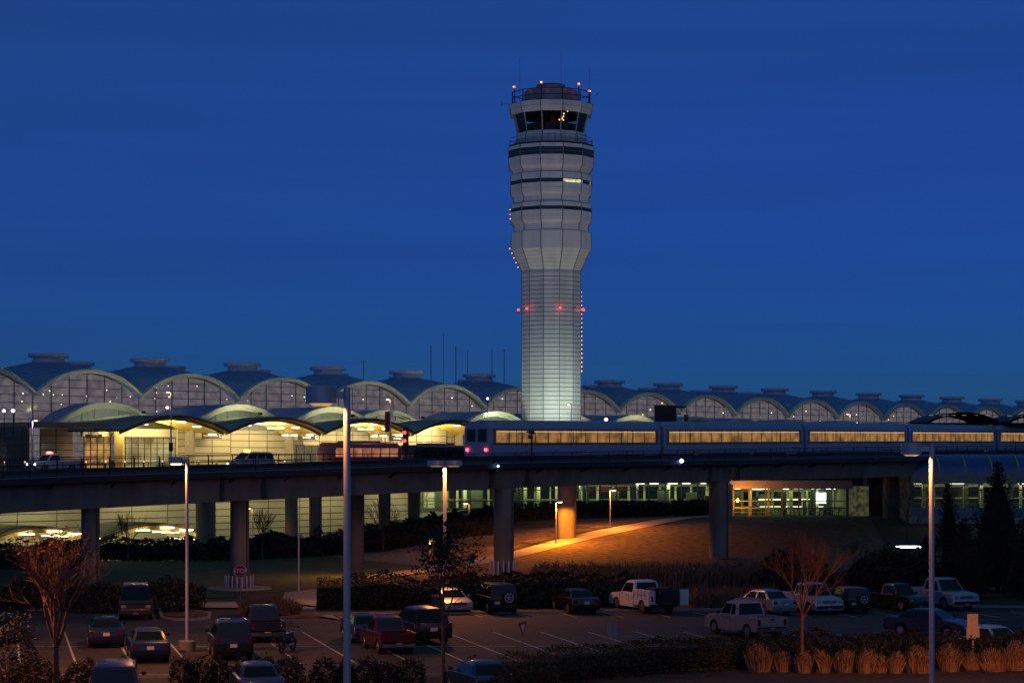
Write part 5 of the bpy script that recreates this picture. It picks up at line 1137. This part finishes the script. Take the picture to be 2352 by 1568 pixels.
g = lambda *l: [G(*p) for p in l]
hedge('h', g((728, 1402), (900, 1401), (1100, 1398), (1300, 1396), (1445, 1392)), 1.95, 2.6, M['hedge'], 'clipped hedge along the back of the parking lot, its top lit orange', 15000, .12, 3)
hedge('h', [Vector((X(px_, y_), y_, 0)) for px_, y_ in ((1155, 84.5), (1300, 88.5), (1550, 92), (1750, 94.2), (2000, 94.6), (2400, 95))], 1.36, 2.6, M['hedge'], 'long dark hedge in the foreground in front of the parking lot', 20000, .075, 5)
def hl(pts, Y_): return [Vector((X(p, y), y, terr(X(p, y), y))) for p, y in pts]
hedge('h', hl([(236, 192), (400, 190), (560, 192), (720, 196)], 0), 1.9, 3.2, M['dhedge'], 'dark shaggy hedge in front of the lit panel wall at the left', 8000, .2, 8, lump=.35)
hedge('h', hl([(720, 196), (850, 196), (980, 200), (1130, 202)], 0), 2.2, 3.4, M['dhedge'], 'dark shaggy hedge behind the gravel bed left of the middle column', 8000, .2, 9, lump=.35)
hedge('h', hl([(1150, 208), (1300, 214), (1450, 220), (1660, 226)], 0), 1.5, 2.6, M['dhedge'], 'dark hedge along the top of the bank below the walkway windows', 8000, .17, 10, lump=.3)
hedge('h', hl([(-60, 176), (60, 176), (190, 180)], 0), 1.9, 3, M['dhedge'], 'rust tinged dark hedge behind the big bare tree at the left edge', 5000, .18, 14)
def shrub(px_, py_, w_, h_, m, label, n=1300, size=.1, seed=0, name='shrub', group=None, Y_=None, ball=True):
    gp = G(px_, py_) if Y_ is None else Vector((X(px_, Y_), Y_, 0)); o = empty(name, gp, label=label, cat='shrub', group=group); rnd = random.Random(seed); pts = []
    for _ in range(n):
        a = rnd.uniform(0, 6.28); e = math.asin(rnd.uniform(-.25, 1)); r_ = rnd.uniform(.45, 1.0) ** .5 * (1 + .3 * noise.noise(Vector((math.cos(a) * 1.7, math.sin(a) * 1.7, e * 1.6 + seed * 3)))); pts.append((w_ / 2 * r_ * math.cos(a) * math.cos(e), w_ / 2 * r_ * math.sin(a) * math.cos(e), max(.03, h_ * .2 + h_ * .8 * r_ * math.sin(e))))
    leafcloud('foliage', pts, size, m, o, seed=seed)
    st = MB()
    for i in range(9):
        a = rnd.uniform(0, 6.28); st.tube((0, 0, 0), (w_ * .38 * math.cos(a), w_ * .38 * math.sin(a), h_ * rnd.uniform(.5, .85)), .03, .012, 5)
    st.build('stem', M['bark'], o); return o
shrub(392, 1402, 4.6, 2.0, M['shrub'], 'round green brown bush between the maroon wagon and the lamp post', 2600, .12, 2)
shrub(228, 1402, 4.2, 1.7, M['shrub'], 'dark bush between the bare red tree and the maroon wagon', 2200, .12, 4)
shrub(1822, 1372, 5.4, 3.1, M['dhedge'], 'big black green dome bush behind the bare right tree', 4200, .16, 6)
shrub(2040, 1372, 7, 3.2, M['dhedge'], 'wide black shrub mass between the dark off-road car and the black pickup', 4200, .17, 7)
shrub(100, 1395, 6, 2.0, M['shrub'], 'low dark bush behind the trunk of the bare red tree', 2200, .13, 12)
shrub(60, 1398, 3.5, 1.9, M['shrub'], 'dark bush nearest the left edge behind the lot', 1500, .13, 13)
FS = [(18, 84, 2.6, 3.3), (75, 86, 2.2, 1.2), (205, 86, 2.4, 1.1), (420, 86, 1.29, 1.25), (462, 86, 1.40, 1.19), (508, 86, 1.17, 1.13), (560, 86, 1.29, 1.13), (612, 86, 1.29, 1.25), (665, 86, 1.40, 1.25), (745, 86, 1.29, 1.25), (792, 86, 1.05, 1.06), (842, 86, 1.29, 1.25), (890, 86, 1.17, 1.06), (945, 86, 1.40, 1.25), (1086, 84, 1.05, 1.44)]
FL = ['tall tangled shrub at the left edge of the foreground', 'low reddish shrub left of the foreground tree trunk', 'low shrub right of the foreground tree trunk', 'first small shrub right of the plum minivan', 'second small shrub right of the plum minivan', 'third small shrub right of the plum minivan', 'small shrub left of the pale blue car', 'small shrub in front of the pale blue car', 'small shrub right of the pale blue car', 'small shrub just left of the nearest lamp post', 'small shrub at the foot of the nearest lamp post', 'small shrub just right of the nearest lamp post', 'small shrub between the nearest lamp post and the leafy young tree', 'small shrub left of the leafy young tree', 'small shrub at the left end of the front hedge']
FS += [(1178, 80, 2.3, 1.35), (1235, 81, 2.2, 1.3)]; FL += ['dark leafy shrub covering the front of the half hidden blue car', 'dark leafy shrub right of the half hidden blue car, merging with the hedge']
for i, (a, Y_, w_, h_) in enumerate(FS): shrub(a, 0, w_, h_, M['shrub'], FL[i], 750 if w_ < 1.9 else 2200, .07, 30 + i, group='low shrubs along the front of the lot' if w_ < 1.9 else None, Y_=Y_)
def grass(px_, py_, w_, h_, m, label, n=420, seed=0, Y_=None, group=None, name='grass_clump', lean=.5, bw=.02, kind=None, long_=None):
    gp = G(px_, py_) if Y_ is None else Vector((X(px_, Y_), Y_, 0)); rnd = random.Random(seed); mb = MB(); lx, ly = rnd.gauss(0, .09), rnd.gauss(0, .06)
    for _ in range(n):
        a = rnd.uniform(0, 6.28); r0 = rnd.random() ** .5 * w_ * (.42 if not long_ else .1); bx = rnd.uniform(-long_ / 2, long_ / 2) if long_ else 0; b = Vector((bx + r0 * math.cos(a), r0 * math.sin(a), 0)); hh = h_ * rnd.uniform(.6, 1.05) * (1 if long_ else 1 - .30 * (r0 / (w_ * .42)) ** 2); ou = w_ * .22 * rnd.uniform(-.25, 1.0)
        wl = 1.35 if rnd.random() < .07 else 1; tip = b + Vector((math.cos(a) * ou * wl + lx * hh + rnd.gauss(0, .05), math.sin(a) * ou * wl + ly * hh, hh * (1.12 if wl > 1 else 1))); mid = b + Vector((math.cos(a) * ou * .35, math.sin(a) * ou * .35, hh * .6)); sd = Vector((-math.sin(a + rnd.uniform(-1, 1)), math.cos(a), 0)).normalized() * bw
        if long_:
            for v in (b, mid, tip): v.z += terr(gp.x + v.x, gp.y + v.y) - gp.z
        mb.add([b - sd, b + sd, mid + sd, tip, mid - sd], [(0, 1, 2, 3, 4)])
        # seed head
        if rnd.random() < .35: q = tip + Vector((math.cos(a) * .05, math.sin(a) * .05, -.03)); mb.add([tip - sd * 1.6, q, tip + sd * 1.6, tip + Vector((0, 0, .09))], [(0, 1, 2, 3)])
    return tag_(mb, name, m, gp, label, group, kind)
def tag_(mb, name, m, gp, label, group, kind):
    o = mb.build(name, m, recalc=False); o.location = gp; return tag(o, label, 'grass', group, kind)
FG = [(1745, 1543, .9, 1.05), (1793, 1544, .85, 1.0), (1842, 1545, .8, .85), (1886, 1545, .85, .95), (1937, 1545, 1.0, 1.1), (1981, 1546, .75, .95), (2020, 1546, .8, .9), (2064, 1546, .75, .95), (2112, 1545, 1.0, 1.08), (2172, 1542, .95, 1.22), (2234, 1540, .6, .8), (2290, 1541, .9, 1.05), (2345, 1541, .9, 1.15)]
for i, (a, b_, w_, h_) in enumerate(FG):
    ordn = ['first', 'second', 'third', 'fourth', 'fifth', 'sixth', 'seventh', 'eighth', 'ninth', 'tenth', 'eleventh and smallest', 'twelfth', 'last'][i]
    rv = random.Random(i * 7); w_ *= rv.uniform(.82, 1.28); h_ *= rv.uniform(.8, 1.1); a += rv.uniform(-10, 10)
    grass(a, b_ + rv.uniform(-1.5, 1.5), w_ * 1.05, h_ * 1.08, M['straw'], 'tan ornamental grass clump before the front hedge, %s from the left' % ordn, 850, 50 + i, group='tan grass clumps in front of the front hedge', bw=.012)
for i, (a, b_, w_, h_) in enumerate([(590, 1412, 2.2, 1.5), (626, 1412, 2.4, 1.45), (660, 1414, 1.8, 1.1)]): grass(a, b_, w_, h_ * .9, M['straw'], ['left', 'middle', 'right, lowest'][i] + ' of the three pinkish grass clumps beside the crossing', 900, 80 + i, group='pinkish grass clumps on the traffic island', bw=.016)
for i, (a, b_) in enumerate([(1608, 1399), (1650, 1398), (1684, 1397), (1712, 1397), (1742, 1396), (1765, 1392)]): grass(a, b_, 1.5, 1.35, M['straw'], 'reddish dry grass clump behind the white utility truck, %s from the truck' % ['first', 'second', 'third', 'fourth', 'fifth', 'sixth'][i], 600, 90 + i, group='dry grass clumps behind the utility truck', bw=.016)
for px_, py_, ln, hh in ((1520, 1338, 19, 1.5), (1500, 1352, 17, 1.5), (1640, 1360, 12, 1.6), (1900, 1355, 22, 1.4)): grass(px_, py_, 1.2, hh, M['hstraw'], 'band of tall pale dry grass along the foot of the hillside', 3800, int(px_), bw=.03, kind='stuff', long_=ln, name='tall_grass')
# trees
def branchtree(px_, Y_, H, spread, label, name='bare_tree', seed=1, r0=.1, fork=.25, levels=5, m=None, leaves=None, nleaf=0, leafz=(0, 1), up=.55, lsize=.09, kids=(3, 4), ttop=None, lean=0, droop=0):
    x = X(px_, Y_); o = empty(name, (x, Y_, terr(x, Y_)), label=label, cat='tree'); rnd = random.Random(seed); tr = MB(); br_ = MB(); tips = []
    def grow(p, d, L, r_, lv, mbx):
        q = p; n_ = 3; dd = d.copy()
        for i in range(n_):
            dd = (dd + Vector((rnd.gauss(0, .09), rnd.gauss(0, .09), rnd.gauss(0, .05) + .04 - droop * lv * .03))).normalized(); q2 = q + dd * L / n_; ra = r_ * (1 - .22 * i / n_ * 1.5); rb = r_ * (1 - .22 * (i + 1) / n_ * 1.5); mbx.tube(q, q2, ra, rb, 6 if lv < 2 else 4, cap=False)
            if i and lv >= 1 and lv < levels and rnd.random() < .75:
                ax = dd.cross(Vector((rnd.gauss(0, 1), rnd.gauss(0, 1), rnd.gauss(0, 1)))).normalized(); sd = (Matrix.Rotation(R(rnd.uniform(28, 55)), 3, ax) @ dd); sd.z += .15; grow(q2, sd.normalized(), L * rnd.uniform(.4, .6), rb * .5, lv + 1, br_)
            q = q2
        if lv >= levels: tips.append(q); return
        for _ in range(rnd.randint(*kids) - (lv > 2)):
            ax = dd.cross(Vector((rnd.gauss(0, 1), rnd.gauss(0, 1), rnd.gauss(0, .4)))).normalized(); sd = Matrix.Rotation(R(rnd.uniform(12, 42) * spread), 3, ax) @ dd; sd.z += up * .2; grow(q, sd.normalized(), L * rnd.uniform(.58, .82), r_ * rnd.uniform(.5, .66), lv + 1, br_)
        tips.append(q)
    trunk_h = H * fork; p = Vector((0, 0, -.1)); q = Vector((lean, 0, trunk_h)); tr.tube(p, q, r0, r0 * .75, 10)
    nmain = 4 if spread > .7 else 3
    L0 = (H - trunk_h) * .36
    q0 = Vector((lean * .7, 0, trunk_h * .75))
    for i in range(nmain):
        a = 6.28 * i / nmain + rnd.uniform(-.4, .4); grow(q if i else q0.lerp(q, .5), Vector((math.cos(a) * .55 * spread, math.sin(a) * .55 * spread, 1)).normalized(), L0, r0 * .52, 1, br_)
    grow(q, Vector((lean * .1, 0, 1)).normalized(), L0 * 1.05, r0 * .62, 1, br_)
    zmax = max(t.z for t in tips)
    k = H / zmax
    for mbx in (tr, br_): mbx.v = [(v[0] * (1 if v[2] < trunk_h else 1), v[1], v[2] if v[2] < trunk_h else trunk_h + (v[2] - trunk_h) * (H - trunk_h) / (zmax - trunk_h)) for v in mbx.v]
    tr.build('trunk', m or M['bark'], o, smooth=60); br_.build('crown', m or M['bark'], o, recalc=False)
    if leaves:
        pts = []
        for t in tips:
            z = trunk_h + (t.z - trunk_h) * (H - trunk_h) / (zmax - trunk_h)
            if leafz[0] <= z / H <= leafz[1]:
                for _ in range(nleaf): pts.append((t.x + rnd.gauss(0, .13), t.y + rnd.gauss(0, .13), z + rnd.gauss(0, .13)))
        leafcloud('leaves', pts, lsize, leaves, o, seed=seed)
    return o
tbark = mat('warm_bark', (.15, .075, .05), .9, var=.3, scale=5); 
branchtree(128, 84, Zp(1205, 84), 1.0, 'big spreading bare tree lit red orange at the left edge', 'bare_tree', 11, .15, .27, 5, tbark, M['redleaf'], 1, (.84, 1), lsize=.08, up=.4, kids=(2, 4))
branchtree(1018, 84, Zp(1195, 84), .7, 'slender young tree still holding dark leaf clumps, standing before the twin lamp', 'young_tree', 5, .09, .42, 4, M['bark'], M['dhedge'], 2, (.45, 1), lsize=.085)
branchtree(1842, 91, Zp(1210, 91), .8, 'slim bare tree rising in front of the silver saloon at the right', 'bare_tree', 23, .08, .42, 5, tbark, up=.5)
for i, (px_, Y_, yt, lb, sd) in enumerate(((294, 186, 1166, 'small bare tree by the low lit canopy at the left', 3), (603, 190, 1160, 'small bare tree right of the left front column', 4), (880, 194, 1150, 'small bare tree before the dim wall left of the walkway windows', 6), (2085, 176, 1105, 'faint bare tree beside the right-hand concourse windows', 9), (1962, 168, 1235, 'thin bare tree in the dark behind the silver pickup', 12), (2000, 150, 1270, 'thin bare sapling left of the bright strip lamp', 15))):
    branchtree(px_, Y_, Zp(yt, Y_), .8, lb, 'bare_tree', 30 + sd, .08, .25, 4, M['bark'], up=.6)
def conifer(px_, Y_, yt, w_, label, seed, n=5200):
    x = X(px_, Y_); z0 = terr(x, Y_); H = Zp(yt, Y_) - z0; o = empty('conifer', (x, Y_, z0), label=label, cat='conifer'); rnd = random.Random(seed)
    MB().tube((0, 0, 0), (0, 0, H * .96), .16, .02, 8).build('trunk', M['bark'], o); mb = MB()
    nb = int(H * 34)
    MB().lathe((0, 0, 0), [(.05, .3), (w_ * .33, H * .06), (w_ * .27, H * .3), (w_ * .17, H * .6), (.02, H * .93)], 11).build('dark_cone', mat('conifer_inner', (.004, .006, .005), .95, var=.3), o)  # solid near-black cone added so the crown reads dense and shaded
    for i in range(nb):
        t = (i + rnd.random()) / nb; z = H * (.03 + .97 * t); L = w_ / 2 * (1 - t) ** .85 * rnd.uniform(.65, 1.12) + .12; a = rnd.uniform(0, 6.28); d = Vector((math.cos(a), math.sin(a), 0)); s = Vector((-math.sin(a), math.cos(a), 0))
        for k in range(int(5 + L * 7)):
            f = rnd.uniform(.12, 1); c = Vector((0, 0, z)) + d * L * f + Vector((0, 0, L * (-.12 + .42 * f * f) + rnd.gauss(0, .05))) + s * rnd.gauss(0, .16 * L * (1.1 - f)); sz = rnd.uniform(.1, .24)
            e = (d + s * rnd.uniform(-.9, .9) + Vector((0, 0, rnd.uniform(.1, .8)))).normalized() * sz; w2 = e.cross(Vector((rnd.gauss(0, 1), rnd.gauss(0, 1), rnd.gauss(0, 1)))).normalized() * sz * .3; mb.add([c - w2, c + e, c + w2, c - e * .3], [(0, 1, 2, 3)])
    mb.build('crown', M['conif'], o, recalc=False); return o
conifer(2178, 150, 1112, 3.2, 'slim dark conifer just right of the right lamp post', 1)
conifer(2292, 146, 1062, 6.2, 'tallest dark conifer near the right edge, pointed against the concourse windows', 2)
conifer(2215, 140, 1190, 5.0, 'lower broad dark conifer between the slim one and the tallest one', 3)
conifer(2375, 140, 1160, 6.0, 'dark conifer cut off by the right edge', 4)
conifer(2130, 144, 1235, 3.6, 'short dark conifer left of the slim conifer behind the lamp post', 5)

for x_, Y_, z_, tgt, en, lb in ((20.5, 76, 1.25, (17.6, 91, 1.2), 5200, 'unseen low floodlight added to light the tan grass clumps'),):
    o = empty('added_floodlight', (x_, Y_, 0), label=lb, cat='floodlight', group='unseen low floodlights added outside the lot')  # out of view, added for the orange light on the grass clumps
    MB().tube((0, 0, 0), (0, 0, z_ - .15), .05, n=10).build('post', M['dark'], o); MB().box((0, 0, z_), (.4, .25, .25)).build('housing', M['dark'], o, bevel=.02); MB().box((0, .13, z_), (.34, .01, .19)).build('lens', glow('sodium_lens_18', (1, .55, .2), 18), o)
    l_ = lamp('SPOT', (x_, Y_ + .2, z_), en, (1, .27, .04), .15, name='added_flood_beam', spot=62, blend=.7); l_.rotation_euler = (Vector(tgt) - l_.location).to_track_quat('-Z', 'Y').to_euler()
